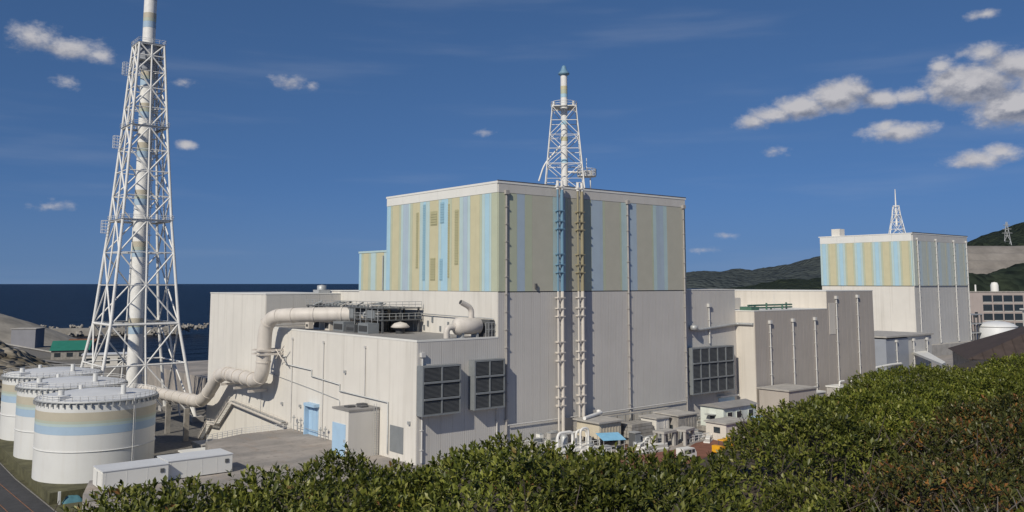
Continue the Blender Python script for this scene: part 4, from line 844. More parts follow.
MB().add([(vx + 3.38, vy - .75, 1.18), (vx + 3.38, vy + .75, 1.18), (vx + 2.98, vy + .72, 1.84), (vx + 2.98, vy - .72, 1.84)], [(0, 1, 2, 3)]).build('windscreen', M['glass'], van)
for x in (vx + .3, vx + 1.3, vx + 2.2): MB().box(x, x + .7, vy - .875, vy - .852, 1.15, 1.7).build('side_window', M['glass'], van)
for x in (vx + .7, vx + 2.7):
    for s_ in (-1, 1): MB().tube([(x, vy + s_ * .7, .32), (x, vy + s_ * .9, .32)], .32, 14).build('wheel', M['rubber'], van)
# compact yellow digger on the red soil
ex = thing('mini_excavator', (125.6, 97.4, 0), 'small yellow digger on the red soil seen over the hedge', 'digger')
ec_ = (125.6, 97.4)
for s in (-1, 1):
    tr = MB().tube([(ec_[0] - 1.2, ec_[1] + s * .75, .4), (ec_[0] + 1.2, ec_[1] + s * .75, .4)], .38, 8).box(ec_[0] - 1.2, ec_[0] + 1.2, ec_[1] + s * .75 - .22, ec_[1] + s * .75 + .22, .02, .78).build('track', M['rubber'], ex)
MB().box(ec_[0] - 1.3, ec_[0] + 1.1, ec_[1] - .95, ec_[1] + .95, .85, 1.75).box(ec_[0] - 1.5, ec_[0] - .6, ec_[1] - .9, ec_[1] + .9, 1.0, 2.1).build('body', M['yellow'], ex)
cb_ = MB()
for (u, v) in ((-.5, -.8), (.9, -.8), (.9, .2), (-.5, .2)): cb_.box(ec_[0] + u - .05, ec_[0] + u + .05, ec_[1] + v - .05, ec_[1] + v + .05, 1.75, 2.9)
cb_.build('cab_frame', M['dark'], ex); MB().box(ec_[0] - .65, ec_[0] + 1.05, ec_[1] - .95, ec_[1] + .35, 2.9, 3.05).build('cab_roof', M['yellow'], ex)
MB().box(ec_[0] + .84, ec_[0] + .88, ec_[1] - .7, ec_[1] + .1, 1.8, 2.85).build('windscreen', M['glass'], ex)
MB().tube([(ec_[0] + 1.0, ec_[1] + .5, 1.5), (ec_[0] + 2.2, ec_[1] + .5, 3.1), (ec_[0] + 3.4, ec_[1] + .5, 2.6)], .2, 6).build('boom', M['yellow'], ex)
MB().tube([(ec_[0] + 3.4, ec_[1] + .5, 2.6), (ec_[0] + 3.7, ec_[1] + .5, 1.0)], .16, 6).build('stick', M['yellow'], ex)
MB().prism([(ec_[0] + 3.3, ec_[1] + .1), (ec_[0] + 4.1, ec_[1] + .1), (ec_[0] + 4.1, ec_[1] + .9), (ec_[0] + 3.3, ec_[1] + .9)], .3, 1.0).build('bucket', M['rust'], ex)
lp = thing('site_lamp', (121.6, 123.4, 0), 'short lamp post with white drum head at the grey wall', 'lamp')
MB().tube([(121.6, 123.4, 0), (121.6, 123.4, 4.9)], .08, 6).build('post', M['galv'], lp); MB().lathe((121.6, 123.4), [(.01, 5.6), (.45, 5.5), (.45, 4.9), (.01, 4.88)], 12).build('head', M['steel'], lp)

# ------------------------------------------------------------------ the buildings to the right
cbd = thing('connecting_building', (XM2, 126.5, 0), 'grey ribbed wall between the striped building and the cream annex', 'building')
CY = 126.5
MB().box(XM2 + .02, 169.48, CY, 154.24, 0, 28.4).build('wall', M['cream'], cbd); MB().box(XM2 + .02, 169.57, CY - .15, 154.34, 28.4, 28.6).build('coping', M['fascia'], cbd)
panels_y(cbd, 'wall_panel', lin(XM2 + .1, 169.38, 15), CY, 0, 28.3, M['ribX'], .08, .05)
louvre_box('louvre_box', cbd, 151.04, 165.72, CY, 5.9, 15.9, 5, 3, 2.2)
downpipe(cbd, 159.51, CY, 16.5, 24.6, .16); MB().tube(smooth_path([(153.11, CY - .8, 20.3), (155.18, CY - .5, 19.6), (169.29, CY - .5, 20.6), (169.29, CY - 5, 20.6)], .8), .32, 8).build('wall_pipe', M['galv'], cbd)
MB().lathe((153.3, CY - 1.0), [(.01, 20.9), (.9, 20.6), (.9, 19.8), (.01, 19.5)], 12).build('valve', M['galv'], cbd)
sd = MB().box(162.33, 168.16, CY - .2, CY - .09, 0, 4.3).build('roller_shutter', M['paleblue'], cbd)
for k in range(8): MB().box(162.42, 168.07, CY - .25, CY - .203, .3 + k * .5, .6 + k * .5).build('shutter_slat', M['paleblue'], sd)
MB().box(161.95, 168.54, CY - 1.2, CY - .09, 4.32, 4.7).build('shutter_hood', M['fascia'], sd)
an = thing('annex_building', (169.48, 121.32, 0), 'long taupe clad annex with thin white downpipes and a cream end wall', 'building')
AY = 121.32
MB().box(169.48, 199.67, AY, 148.6, 0, 23.5).build('wall', M['cream'], an); MB().box(169.38, 199.67, AY - .12, 148.6, 23.5, 23.7).build('coping', M['fascia'], an)
panels_y(an, 'wall_panel', lin(169.57, 199.67, 14), AY, 0, 23.45, M['ribD'], .08, .05)
tp = MB().box(199.69, 222.15, AY, 173.99, 0, 27.9).build('tall_wing', M['cream'], an); MB().box(199.57, 222.24, AY - .12, 173.99, 27.9, 28.1).build('wing_coping', M['fascia'], an)
panels_y(an, 'wall_panel', lin(199.72, 222.05, 10), AY, 0, 27.85, M['ribD'], .08, .05)
MB().box(200.51, 203.34, AY - .16, AY - .085, 17.2, 25.0).build('light_panel', M['cream'], an)
for x, z1 in ((175.12, 20.6), (184.34, 20.8), (193.74, 20.9), (203.71, 26.0), (213.87, 26.2)): downpipe(an, x, AY, .5, z1, .17, m=M['pipe'])
MB().tube(smooth_path([(175.12, AY - .4, 1.2), (176.81, AY - .6, .5), (182.46, AY - 1.2, .5)], .8), .25, 6).build('drain_pipe', M['fascia'], an)
MB().box(169.85, 178.69, 131.67, 146.72, 23.7, 26.4).build('roof_room', M['cream'], an)
rp = thing('roof_pipe_set', (174.93, 123.71, 23.7), 'dark green pipes and tanks on the annex roof edge', 'pipework')
for k in range(6): MB().tube([(171.36 + k * 3.2, 123.68 + (k % 2), 23.7), (171.36 + k * 3.2, 123.68 + (k % 2), 24.3 + .5 * (k % 3))], .22, 8).build('pipe_post', M['green'], rp)
for z in (24.2, 24.8): MB().tube([(170.61, 123.77, z), (188.57, 123.96, z)], .2, 8).build('pipe', M['green'], rp)
MB().box(170.61, 173.62, 122.83, 126.03, 23.7, 24.5).build('tank', M['green'], rp); MB().tube([(181.52, 124.15, 23.7), (181.52, 124.15, 27.2)], .06, 5).build('rod', M['fascia'], rp)
lh = thing('valve_house', (174.93, 113.8, 0), 'low taupe lean-to at the foot of the annex, partly behind shrubs', 'building')
MB().box(168.73, 179.45, 112.39, 120.01, 0, 6.4).build('wall', M['ribD'], lh); MB().box(168.44, 179.73, 112.11, 120.38, 6.4, 6.7).build('roof', M['concrete'], lh)
for (x, z) in ((171.17, 3.2), (175.5, 1.8)): MB().box(x, x + 1.6, 112.3, 112.39, 0 if z < 2 else 2.4, z + .8).build('door' if z < 2 else 'window', M['louvre'], lh)
for k, (x, l_) in enumerate(((181.52, 6), (193.74, 4.5), (205.03, 7))):
    t = thing('pipe_trench_cover', (x, 116.62, 0), ('low pale box at the annex foot, nearest the lean-to', 'low pale box at the middle of the annex foot', 'low pale box at the far end of the annex foot')[k], 'box')
    MB().box(x, x + l_, 115.21, 118.5, 0, 4.6 + .5 * k).build('body', M['concrete'], t); MB().box(x - .2, x + l_ + .2, 115.02, 118.69, 4.6 + .5 * k, 4.9 + .5 * k).build('lid', M['fascia'], t)
    MB().tube(smooth_path([(x + 1, 115.68, 5.0 + .5 * k), (x + 1, 115.68, 6.0 + .5 * k), (x + 3, 115.68, 6.0 + .5 * k)], .5), .22, 8).build('pipe', M['fascia'], t)
# second striped building
UX, UX2, UY, UY2, UZ, UB, UF = 354.9, 404.5, 175.6, 217.4, 50.7, 28.9, 47.4
u3 = thing('distant_reactor_building', (UX, UY, 0), 'distant striped windowless block with white lower wall, right of the annex', 'building')
MB().box(UX, UX2, UY, UY2, 0, UZ - .4).build('wall', M['white'], u3); MB().box(UX - .6, UX2 + .6, UY - .6, UY2 + .6, UZ - .4, UZ).build('parapet', M['fascia'], u3)
MB().box(UX - .62, UX2 + .62, UY - .64, UY - .4, UZ + .004, UZ + .3).build('coping_trim', M['dark'], u3)
panels_x(u3, 'fascia_panel', lin(UY, UY2, 5), UX, UF, UZ - .42, M['fascia'], .5, .05); panels_y(u3, 'fascia_panel', lin(UX, UX2, 5), UY, UF, UZ - .42, M['ribL'], .5, .05)
pat = ['b', 'c', 'y', 'y', 'g', 'c', 'b', 'c', 'g', 'y']; ys = lin(UY2, UY, 42); k = 0
wL = [('c', .9), ('b', 1.5), ('c', .9), ('g', .7), ('y', 2.6), ('g', .7)]
yy = UY2; i = 0
while yy > UY + .4:
    kk, w = wL[i % 6]; w *= 1.13; nx_ = max(UY, yy - w); panels_x(u3, 'stripe_panel', [nx_, yy], UX, UB, UF - .05, S[kk], .5, .04); yy = nx_; i += 1
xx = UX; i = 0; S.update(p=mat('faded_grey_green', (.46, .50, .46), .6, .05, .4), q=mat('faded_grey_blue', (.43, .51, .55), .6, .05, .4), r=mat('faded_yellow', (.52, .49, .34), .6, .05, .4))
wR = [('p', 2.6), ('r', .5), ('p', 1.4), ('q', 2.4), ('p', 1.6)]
while xx < UX2 - .4:
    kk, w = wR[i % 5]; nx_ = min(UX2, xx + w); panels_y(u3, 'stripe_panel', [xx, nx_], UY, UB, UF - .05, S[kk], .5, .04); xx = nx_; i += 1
panels_y(u3, 'wall_panel', lin(UX, UX2, 18), UY, 0, UB - .3, M['ribL'], .1, .06); panels_x(u3, 'wall_panel', lin(UY, UY2, 4), UX, 0, UB - .3, M['white'], .1, .05)
for x in (UX + 2.6, UX + 19, UX + 35.5, UX + 47.5): downpipe(u3, x, UY, 5, UF + .5, .26, dy=-1.0, m=M['pipe'])
MB().box(UX + 1, UX + 5, UY2 - 9, UY2 - 5, UZ, UZ + 3.2).build('roof_hut', M['white'], u3)
MB().box(UX - 1, UX2 + 3, UY - 3, UY - .12, 0, 4.6).build('base_ledge', M['concrete'], u3)
for k in range(6): MB().box(UX - .08, UX - .005, UY + 1, UY + 2, 6, 7).build('vent', M['louvre'], u3) if k == 0 else None
lm = thing('lattice_mast', (374.5, 191.8, UZ), 'thin pale lattice mast on the roof of the distant striped block', 'mast')
lattice(lm, (374.5, 191.8), .6, [(UZ - .3, 3.3), (60, 1.6), (64, 1.2)], [UZ - .3, 53.6, 56.8, 60, 63.5], .16, .10, [(53.6, .1), (56.8, .1), (60, .1), (64, .12)], M['steel'], post=False)
MB().tube([(374.5, 191.8, 55), (374.5, 191.8, 71.5)], [.55, .16], 8).build('spike', M['steel'], lm)
gb = thing('grey_service_block', (272, 140, 0), 'small blue-grey block between the annex and the distant striped block', 'building')
MB().box(262, 276, 139.4, 158, 0, 12.6).build('wall', M['greybox'], gb); MB().box(276.02, 292, 139.6, 156, 0, 13.0).build('wall', M['ribL'], gb); MB().box(261.6, 292.5, 138.9, 158.4, 13.02, 13.5).build('roof', M['concrete'], gb)
for x in (268, 279, 288): downpipe(gb, x, 139.4, .5, 11.5, .2, m=M['pipe'])
MB().tube(smooth_path([(270, 139, 4.8), (262, 138.4, 4.9), (252, 138, 4.6), (252, 138, 1)], 1), .4, 8).build('ground_pipe', M['fascia'], gb)
wc = thing('white_canopy', (262, 125, 0), 'flat white canopy roof behind the hedge near the grey block', 'canopy')
MB().prism([(245, 114.5), (250.8, 116.2), (291, 141.5), (284, 143)], 7.2, 7.9).build('roof_slab', M['fascia'], wc)
for (x, y) in ((249, 117), (262, 126), (275, 134), (284, 140)): MB().box(x - .3, x + .3, y - .3, y + .3, 0, 7.198).build('post', M['galv'], wc)
ad = thing('office_building', (545, 225, 0), 'three storey pinkish grey office with rows of dark windows', 'building')
e0, e1 = Vector((540, 236.5, 0)), Vector((620, 172, 0)); ed = (e1 - e0); Lb = ed.length; ed.normalize(); en = Vector((ed.y, -ed.x, 0))
if en.dot(FH) > 0: en = -en
ang = math.atan2(ed.y, ed.x)
cc = e0 + ed * (Lb / 2) - en * 7
MB().obox((cc.x, cc.y), ang, Lb, 14, 0, 24.4).build('wall', M['pinkwall'], ad); MB().obox((cc.x, cc.y), ang, Lb + .6, 14.6, 24.41, 25).build('roof', M['conc2'], ad)
for fl in range(4):
    for k in range(14):
        u = 13 + k * 6.2; p = e0 + ed * u + en * .06; zz = 2.6 + fl * 5.4
        w = MB().obox((p.x, p.y), ang, 5.4, .12, zz, zz + 3.9).build('window', M['glass'], ad)
        q = p + en * .12; MB().obox((q.x, q.y), ang, 4.9, .14, zz - .3, zz - .02).build('sill', M['fascia'], w)
p = e0 + ed * 6 + en * .06; MB().obox((p.x, p.y), ang, 1.8, .12, 9.5, 12.8).build('window', M['glass'], ad)
for u in (9, 22, 45): p = e0 + ed * u - en * 5; MB().tube([(p.x, p.y, 25), (p.x, p.y, 29)], .5, 8).build('roof_vent', M['fascia'], ad)
p = e0 + ed * 20 - en * 4; MB().lathe((p.x, p.y), [(.01, 30.6), (1.6, 30.2), (2.2, 28.6), (2.2, 25.01)], 16).build('roof_tank', M['fascia'], ad)
dt = thing('white_dome_tank', (470, 191, 0), 'low round white tank in front of the office', 'tank')
MB().lathe((470.5, 191.5), [(9.2, 0), (9.2, 8.3), (7.8, 9.6), (4, 10.6), (.01, 11.0)], 36).build('shell', M['tanktop'], dt); MB().lathe((470.5, 191.5), [(9.2, 8.1), (9.5, 8.1), (9.5, 8.4), (9.2, 8.4)], 36).build('rim', M['tank'], dt)
for (x, y, h, lb) in ((452, 196, 14, 'dark steel pipe frame right of the distant striped block'),):
    t = thing('pipe_gantry', (x, y, 0), lb, 'frame')
    for dx in (0, 4, 8, 12):
        for dy in (0, 5): MB().box(x + dx - .3, x + dx + .3, y + dy - .3, y + dy + .3, 0, h).build('post', M['dark'], t)
    for z in (5, 9.5, 14): MB().box(x - .5, x + 12.5, y - .5, y + 5.5, z, z + .5).build('deck', M['galv'], t)
ww = thing('white_gatehouse', (520, 195, 0), 'small white house at the right edge beyond the brown roof', 'house')
wx, wy = 540, 196
MB().obox((wx, wy), ang, 16, 8, 0, 15).build('wall', M['white'], ww); MB().obox((wx, wy), ang, 18, 9.6, 15, 15.8).build('roof', M['fascia'], ww)
for k in range(3): p = Vector((wx, wy, 0)) + ed * (-5 + k * 5) + en * 4.06; MB().obox((p.x, p.y), ang, 2.4, .12, 9, 12).build('window', M['glass'], ww)
# shed with the dark brown roof
sh = thing('brown_roofed_shed', (210, 90, 0), 'shed with a big dark brown ribbed roof at the right edge', 'shed')
s0 = FH * 190 + RT * 98; rd = RT * .94 - FH * .34; rd.normalize(); sn_ = FH * .94 + RT * .34; sn_.normalize()
def SP(a, d, z): q = s0 + rd * a + sn_ * d; return (q.x, q.y, z)
MB().add([SP(1, 1, 0), SP(52, 1, 0), SP(52, 33, 0), SP(1, 33, 0), SP(1, 1, 13.6), SP(52, 1, 13.6), SP(52, 33, 13.6), SP(1, 33, 13.6)], [(0, 1, 5, 4), (1, 2, 6, 5), (2, 3, 7, 6), (3, 0, 4, 7), (4, 5, 6, 7)]).build('wall', M['conc2'], sh)
rf = MB().add([SP(0, 0, 13.7), SP(54, 0, 13.7), SP(54, 34, 13.7), SP(0, 34, 13.7), SP(24, 17, 23.5), SP(54, 17, 23.5)], [(0, 1, 5, 4), (2, 3, 4, 5), (1, 2, 5), (3, 0, 4), (3, 2, 1, 0)]).build('roof', M['brownroof'], sh)
for k in range(24):
    a = 1 + k * 2.2; top = min(1, a / 24); MB().tube([SP(a, 0, 13.78), SP(a, 17 * top, 13.78 + 9.8 * top)], .12, 4).build('roof_batten', M['brownroof'], rf)
# pylon on the wooded hill
py = thing('power_pylon', (1392, 544, 85), 'tiny steel pylon on the wooded hill at the right edge', 'pylon')
lattice(py, (1392, 544), .3, [(70, 6.5), (100, 3), (121, .8)], [70, 82, 92, 101, 109, 116, 121], .45, .3, [(100, .3), (109, .3)], M['galv'], post=False)
for z, w in ((104, 9), (110, 8), (116, 6)): MB().tube([(1392 - w * .5, 544 + w * .6, z), (1392 + w * .5, 544 - w * .6, z)], .5, 4).build('crossarm', M['galv'], py)

# ------------------------------------------------------------------ harbour things to the left
sw = thing('sea_wall', (110, 359, LOW), 'long pale concrete sea wall behind the lattice tower', 'wall')
x = 96.5
while x < 175:
    piece('wall_panel', (6.9, 1.6, 7.3), (x, 358.5, LOW), M['concrete'], sw); x += 7.0
x = 52
while x < 96:
    piece('wall_panel', (6.9, 1.6, 7.3), (x, 358.5, LOW), M['concrete'], sw); x += 7.0
bw = thing('breakwater', (200, 850, SEA), 'low breakwater with armour blocks across the sea behind the tower', 'breakwater')
p0, p1 = Vector((110, 900, 0)), Vector((283, 820, 0)); dd = (p1 - p0); LL = dd.length; dd.normalize(); nn = Vector((dd.y, -dd.x, 0))
if nn.dot(FH) > 0: nn = -nn
cc = (p0 + p1) / 2; MB().obox((cc.x, cc.y), math.atan2(dd.y, dd.x), LL - 20, 10, SEA - 2, SEA + 6.5).build('caisson', M['rock'], bw)
ta = bpy.data.meshes.new('armour_block')
tb_ = MB()
for d in ((0, 0, 1), (.94, 0, -.33), (-.47, .82, -.33), (-.47, -.82, -.33)): tb_.tube([(0, 0, 0), tuple(1.9 * q for q in d)], [.85, .6], 6)
ta.from_pydata(tb_.v, [], tb_.f); ta.materials.append(M['rock'])
r3 = random.Random(9)
for k in range(150):
    u = r3.uniform(-.02, 1.03) if k < 110 else r3.uniform(.88, 1.06); side = r3.choice((-1, 1)); q = p0 + dd * (u * LL) + nn * side * r3.uniform(3, 11)
    o = bpy.data.objects.new('armour_block', ta); col.objects.link(o); o.parent = bw; zz = SEA + (r3.uniform(4.6, 8.0) if abs(u - .5) > .45 or side < 0 else r3.uniform(.5, 3)); s = r3.uniform(.9, 1.6)
    o.location = (q.x - 200, q.y - 850, min(zz, SEA + 8) - SEA); o.rotation_euler = (r3.uniform(0, 6), r3.uniform(0, 6), r3.uniform(0, 6)); o.scale = (s, s, s)
def hbuild(name, c, lx, ly, z0, z1, wm, rm, label, cat, rz=.0, ridge_h=0, nwin=3):
    t = thing(name, (c[0], c[1], z0), label, cat); MB().obox(c, rz, lx, ly, z0, z1).build('wall', M[wm], t)
    ca, sa = math.cos(rz), math.sin(rz)
    def q(a, b_, z): return (c[0] + a * ca - b_ * sa, c[1] + a * sa + b_ * ca, z)
    X, Y = lx / 2 + .8, ly / 2 + .8
    if ridge_h: MB().add([q(-X, -Y, z1), q(X, -Y, z1), q(X, Y, z1), q(-X, Y, z1), q(-X, 0, z1 + ridge_h), q(X, 0, z1 + ridge_h)], [(0, 1, 5, 4), (2, 3, 4, 5), (1, 2, 5), (3, 0, 4), (3, 2, 1, 0)]).build('roof', M[rm], t)
    else: MB().obox(c, rz, lx + .8, ly + .8, z1, z1 + .4).build('roof', M[rm], t)
    for k in range(nwin): p = q(-lx / 2 + lx * (k + .5) / 3, -ly / 2 - .05, 0); MB().obox((p[0], p[1]), rz, lx / 6, .1, z0 + (z1 - z0) * .3, z0 + (z1 - z0) * .75).build('window', M['glass'], t)
    return t
hbuild('harbour_shed', (112, 505), 17, 26, LOW, -4.2, 'conc2', 'greenroof', 'shed with bright green roof beside the harbour', 'shed', -.3, 4.2)
hbuild('quay_warehouse', (113, 442), 20, 10, LOW, -3.2, 'white', 'tanktop', 'plain white warehouse behind the legs of the lattice tower', 'warehouse', -.3)
hbuild('grey_store', (108, 600), 14, 12, LOW, 2.4, 'storegrey', 'concrete', 'pale blue-grey box store below the sandy headland', 'store', -.6, 0, 0)
hbuild('quay_hut', (130, 560), 14, 8, LOW, -4.5, 'conc2', 'rust', 'long dim hut with brown roof near the breakwater', 'hut', -.6, 2)
hbuild('shoreline_cabin', (39, 268), 6, 7, LOW, -4.6, 'beigep', 'concrete', 'small tan cabin behind the farthest tank at the left edge', 'cabin', 0)
qr = thing('slope_road_parapet', (70, 450, 0), 'pale parapet running down the headland slope above the harbour', 'parapet')
for (a, c) in (((52, 420, 3.0), (74, 432, -2.0)), ((74, 432, -2.0), (98, 440, -7.2)), ((60, 520, 4.0), (104, 500, -6.0))):
    MB().tube([a, c], .55, 4).build('coping', M['concrete'], qr)

# ------------------------------------------------------------------ the evergreen shrubs on the knoll
def leaf_mat(name, ramp, spread=.5):
    mt = bpy.data.materials.new(name); mt.use_nodes = True; nt = mt.node_tree; N = nt.nodes.new; L = nt.links.new
    p = nt.nodes['Principled BSDF']; p.inputs['Roughness'].default_value = .42; p.inputs['Specular IOR Level'].default_value = .35
    g = N('ShaderNodeNewGeometry'); r = N('ShaderNodeValToRGB'); r.color_ramp.interpolation = 'LINEAR'
    for i, (pos, c) in enumerate(ramp):
        e = r.color_ramp.elements[i] if i < 2 else r.color_ramp.elements.new(pos)
        e.position = pos; e.color = (*c, 1)
    cn = N('ShaderNodeTexNoise'); cn.inputs['Scale'].default_value = 2.6; cn.inputs['Detail'].default_value = 2; L(g.outputs['Position'], cn.inputs['Vector'])
    ca_ = N('ShaderNodeMath'); ca_.operation = 'MULTIPLY_ADD'; L(cn.outputs[0], ca_.inputs[0]); ca_.inputs[1].default_value = spread; ca_.inputs[2].default_value = -.5 * spread - .04
    cc_ = N('ShaderNodeMath'); cc_.operation = 'ADD'; cc_.use_clamp = True; L(ca_.outputs[0], cc_.inputs[0]); L(g.outputs['Random Per Island'], cc_.inputs[1]); L(cc_.outputs[0], r.inputs[0])
    nz = N('ShaderNodeTexNoise'); nz.inputs['Scale'].default_value = 1.3; nz.inputs['Detail'].default_value = 3; L(g.outputs['Position'], nz.inputs['Vector'])
    mr = N('ShaderNodeMapRange'); mr.inputs[1].default_value = .35; mr.inputs[2].default_value = .65; mr.inputs[3].default_value = .75; mr.inputs[4].default_value = 1.25; L(nz.outputs[0], mr.inputs[0])
    mx = N('ShaderNodeMix'); mx.data_type = 'RGBA'; mx.blend_type = 'MULTIPLY'; mx.inputs['Factor'].default_value = 1; L(r.outputs[0], mx.inputs['A']); L(mr.outputs[0], mx.inputs['B'])
    L(mx.outputs['Result'], p.inputs['Base Color'])
    tl = N('ShaderNodeBsdfTranslucent'); L(mx.outputs['Result'], tl.inputs['Color']); ms = N('ShaderNodeMixShader'); ms.inputs[0].default_value = .25
    L(p.outputs[0], ms.inputs[1]); L(tl.outputs[0], ms.inputs[2]); L(ms.outputs[0], nt.nodes['Material Output'].inputs['Surface']); return mt
LG = leaf_mat('green_leaf', [(0, (.045, .058, .010)), (.45, (.112, .13, .022)), (.75, (.20, .212, .038)), (.96, (.22, .21, .06)), (1, (.20, .10, .035))])
LB = leaf_mat('bright_leaf', [(0, (.06, .076, .010)), (.5, (.135, .156, .022)), (.85, (.21, .225, .038)), (1, (.25, .22, .05))])
LR = leaf_mat('rusty_leaf', [(0, (.045, .052, .015)), (.55, (.095, .105, .026)), (.78, (.16, .14, .035)), (.9, (.17, .07, .03)), (1, (.30, .14, .035))], 1.2)
BK = mat('grey_brown_bark', (.075, .06, .05), .9, .3, 8)
def foliage(name, c, rx, ry, top, h, m, dens, parent, leaf=.072, seed=0):
    r = np.random.default_rng(seed); n = int(math.pi * rx * ry * dens * 2.3)
    a = r.uniform(0, 2 * np.pi, n); d = np.sqrt(r.uniform(0, 1, n)) * 1.0
    la, de = c[0] + rx * d * np.cos(a), c[1] + ry * d * np.sin(a)
    lump = np.array([mnoise.noise(Vector((x * 1.7, y * 1.7, seed * .37))) * .13 + mnoise.noise(Vector((x * 4.2, y * 4.2, seed))) * .08 for x, y in zip(la, de)])
    depth = np.minimum(r.exponential(.15, n), .7); shoot = np.where(r.uniform(0, 1, n) < .06, r.uniform(.02, .08, n), 0)
    z = top + lump - .06 - h * d ** 3.2 - depth + shoot
    pos = np.stack([la * RT.x + de * FH.x, la * RT.y + de * FH.y, z], 1)
    out = (np.cos(a) * d)[:, None] * np.array(RT)[None] + (np.sin(a) * d)[:, None] * np.array(FH)[None]
    ax = out * .8 + np.array([0, 0, 1.0])[None] + r.normal(0, .28, (n, 3)); ax /= np.linalg.norm(ax, axis=1)[:, None]
    K = 7; N_ = n * K
    P_ = np.repeat(pos, K, 0); A_ = np.repeat(ax, K, 0); ph = np.tile(np.arange(K) * 2.4, n) + np.repeat(r.uniform(0, 6.28, n), K)
    u = np.cross(A_, np.array([.31, .87, .13])); u /= np.linalg.norm(u, axis=1)[:, None]; v = np.cross(A_, u)
    rad = u * np.cos(ph)[:, None] + v * np.sin(ph)[:, None]; tilt = np.tile(np.linspace(.35, 1.25, K), n) + r.normal(0, .15, N_)
    D = A_ * np.cos(tilt)[:, None] + rad * np.sin(tilt)[:, None]; Bx = np.cross(D, A_); Bx /= np.linalg.norm(Bx, axis=1)[:, None] + 1e-9; Nn = np.cross(Bx, D)
    Ls = leaf * np.repeat(r.uniform(.75, 1.3, n), K) * r.uniform(.7, 1.2, N_) ; Ws = Ls * r.uniform(.36, .50, N_)
    P_ = P_ + A_ * (np.tile(np.linspace(.02, -.03, K), n))[:, None]
    def pt(l, w, k): return P_ + D * (Ls * l)[:, None] + Bx * (Ws * w)[:, None] + Nn * (Ls * k)[:, None]
    V = np.stack([pt(0, 0, 0), pt(.6, -.5, .07), pt(.55, 0, -.01), pt(.6, .5, .07), pt(1, 0, -.08)], 1).reshape(-1, 3)
    org = np.array(parent['_o']); V = V - org
    base = (np.arange(N_) * 5)[:, None, None]; F = (base + np.array([[0, 1, 2], [0, 2, 3], [1, 4, 2], [2, 4, 3]])[None]).reshape(-1, 3)
    me = bpy.data.meshes.new(name); me.vertices.add(len(V)); me.vertices.foreach_set('co', V.astype(np.float32).ravel())
    me.loops.add(F.size); me.loops.foreach_set('vertex_index', F.ravel().astype(np.int32)); me.polygons.add(len(F)); me.polygons.foreach_set('loop_start', np.arange(0, F.size, 3, dtype=np.int32)); me.polygons.foreach_set('loop_total', np.full(len(F), 3, dtype=np.int32))
    me.update(calc_edges=True); me.materials.append(m); o = bpy.data.objects.new(name, me); col.objects.link(o); o.parent = parent; o['kind'] = 'stuff'; return o
def twigs(c, rx, ry, top, parent, n, seed, high=.0):
    r = random.Random(seed); b = MB()
    def W_(la, de, z): return (la * RT.x + de * FH.x, la * RT.y + de * FH.y, z)
    for k in range(n):
        a = r.uniform(0, 6.28); d = math.sqrt(r.random()); p = [c[0] + rx * .25 * d * math.cos(a), c[1] + ry * .25 * d * math.sin(a), 27.5]; pts = [W_(*p)]; n_ = 5
        for s in range(n_):
            p[0] += rx * .8 * d * math.cos(a) / n_ + r.gauss(0, .05); p[1] += ry * .8 * d * math.sin(a) / n_ + r.gauss(0, .05); p[2] += (top - .3 + high * r.random() - 27.5 - .35 * d ** 3) / n_; pts.append(W_(*p))
            if s > 0:
                q = pts[-1]; e = (q[0] + r.gauss(0, .14), q[1] + r.gauss(0, .14), q[2] + r.uniform(.08, .3)); b.tube([q, e], [.006, .003], 4, False)
        b.tube(pts, [(.011 if high < .18 else .017) * (1 - .13 * i) for i in range(n_ + 1)], 5, False)
    return b.build('stems', BK if high < .18 else mat('pale_grey_bark', (.17, .145, .125), .9, .3, 8), parent)
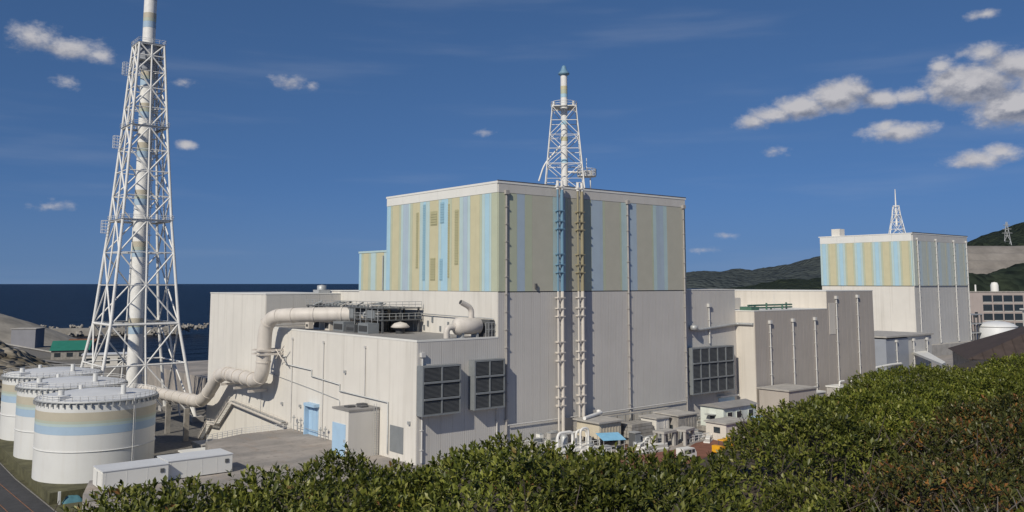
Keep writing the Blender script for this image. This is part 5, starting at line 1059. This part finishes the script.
SHR = [  # lateral, depth, radii, top, leaf, density, bare twigs, label
 (-2.3, 6.0, 1.05, 1.3, 28.66, LG, 185, 10, 0, 'glossy green shrub at the left end of the hedge, below the white containers'),
 (-1.3, 6.4, 1.2, 1.7, 28.70, LG, 185, 14, 0, 'glossy green shrub below the grey cabin with the pale blue door'),
 (.05, 6.5, 1.25, 1.65, 28.82, LG, 185, 14, 0, 'glossy green shrub below the two louvre boxes'),
 (.98, 6.5, .92, 1.5, 28.76, LG, 180, 14, 0, 'glossy green shrub below the vent pipes and blue awning'),
 (1.8, 5.4, 0.8, 1.1, 28.38, LG, 170, 12, 0, 'low green shrub where the hedge dips below the red soil'),
 (2.5, 6.3, .85, 1.2, 28.42, LG, 175, 16, 0, 'dark green shrub at the bottom, right of the dip in the hedge'),
 (3.75, 5.9, 1.15, 1.2, 28.46, LG, 62, 120, .2, 'half bare shrub with tangled grey stems in the bottom right corner'),
 (2.7, 7.9, 0.75, 1.1, 28.24, LG, 165, 26, .15, 'olive green twiggy shrub below the pale green office'),
 (3.95, 7.9, 1.2, 1.3, 28.46, LR, 135, 60, .1, 'green and orange-brown shrub above the bottom right corner'),
 (3.3, 9.9, 1.05, 1.3, 28.66, LG, 170, 24, .12, 'rounded shrub at the lean-to of the taupe annex'),
 (5.45, 10, 1.45, 1.5, 28.48, LR, 125, 60, .1, 'rust coloured autumn tinted shrub in the right part of the hedge'),
 (4.85, 12.2, 1.35, 1.5, 28.44, LB, 165, 16, 0, 'bright green shrub in front of the taupe annex'),
 (7.3, 12.6, 1.7, 1.8, 28.36, LR, 150, 14, 0, 'mixed green and brown shrub at the right edge'),
 (6.6, 14.8, 1.5, 1.7, 28.36, LB, 150, 12, 0, 'bright green shrub below the small blue-grey block'),
 (9.1, 15.8, 2, 2, 28.40, LB, 140, 10, 0, 'bright green shrub below the brown roofed shed'),
 (8.5, 18.2, 1.9, 1.7, 28.30, LB, 140, 8, 0, 'bright green shrub below the distant striped block, farthest in the hedge'),
 (11.4, 18.6, 1.9, 2, 28.5, LB, 130, 8, 0, 'bright green shrub in the far right corner of the hedge'),
]
for i, (la, de, rx, ry, top, m_, dens, nt_, hi, lb) in enumerate(SHR):
    q = RT * la + FH * de; t = thing('shrub', (q.x, q.y, 27.5), lb, 'shrub', 'shrubs of the hedge on the knoll')
    foliage('foliage', (la, de), rx, ry, top, .75, m_, dens, t, .053 if de < 9 else .060, seed=i + 1); twigs((la, de), rx, ry, top, t, nt_, i, hi)

for o in bpy.data.objects:
    if '_o' in o.keys(): del o['_o']
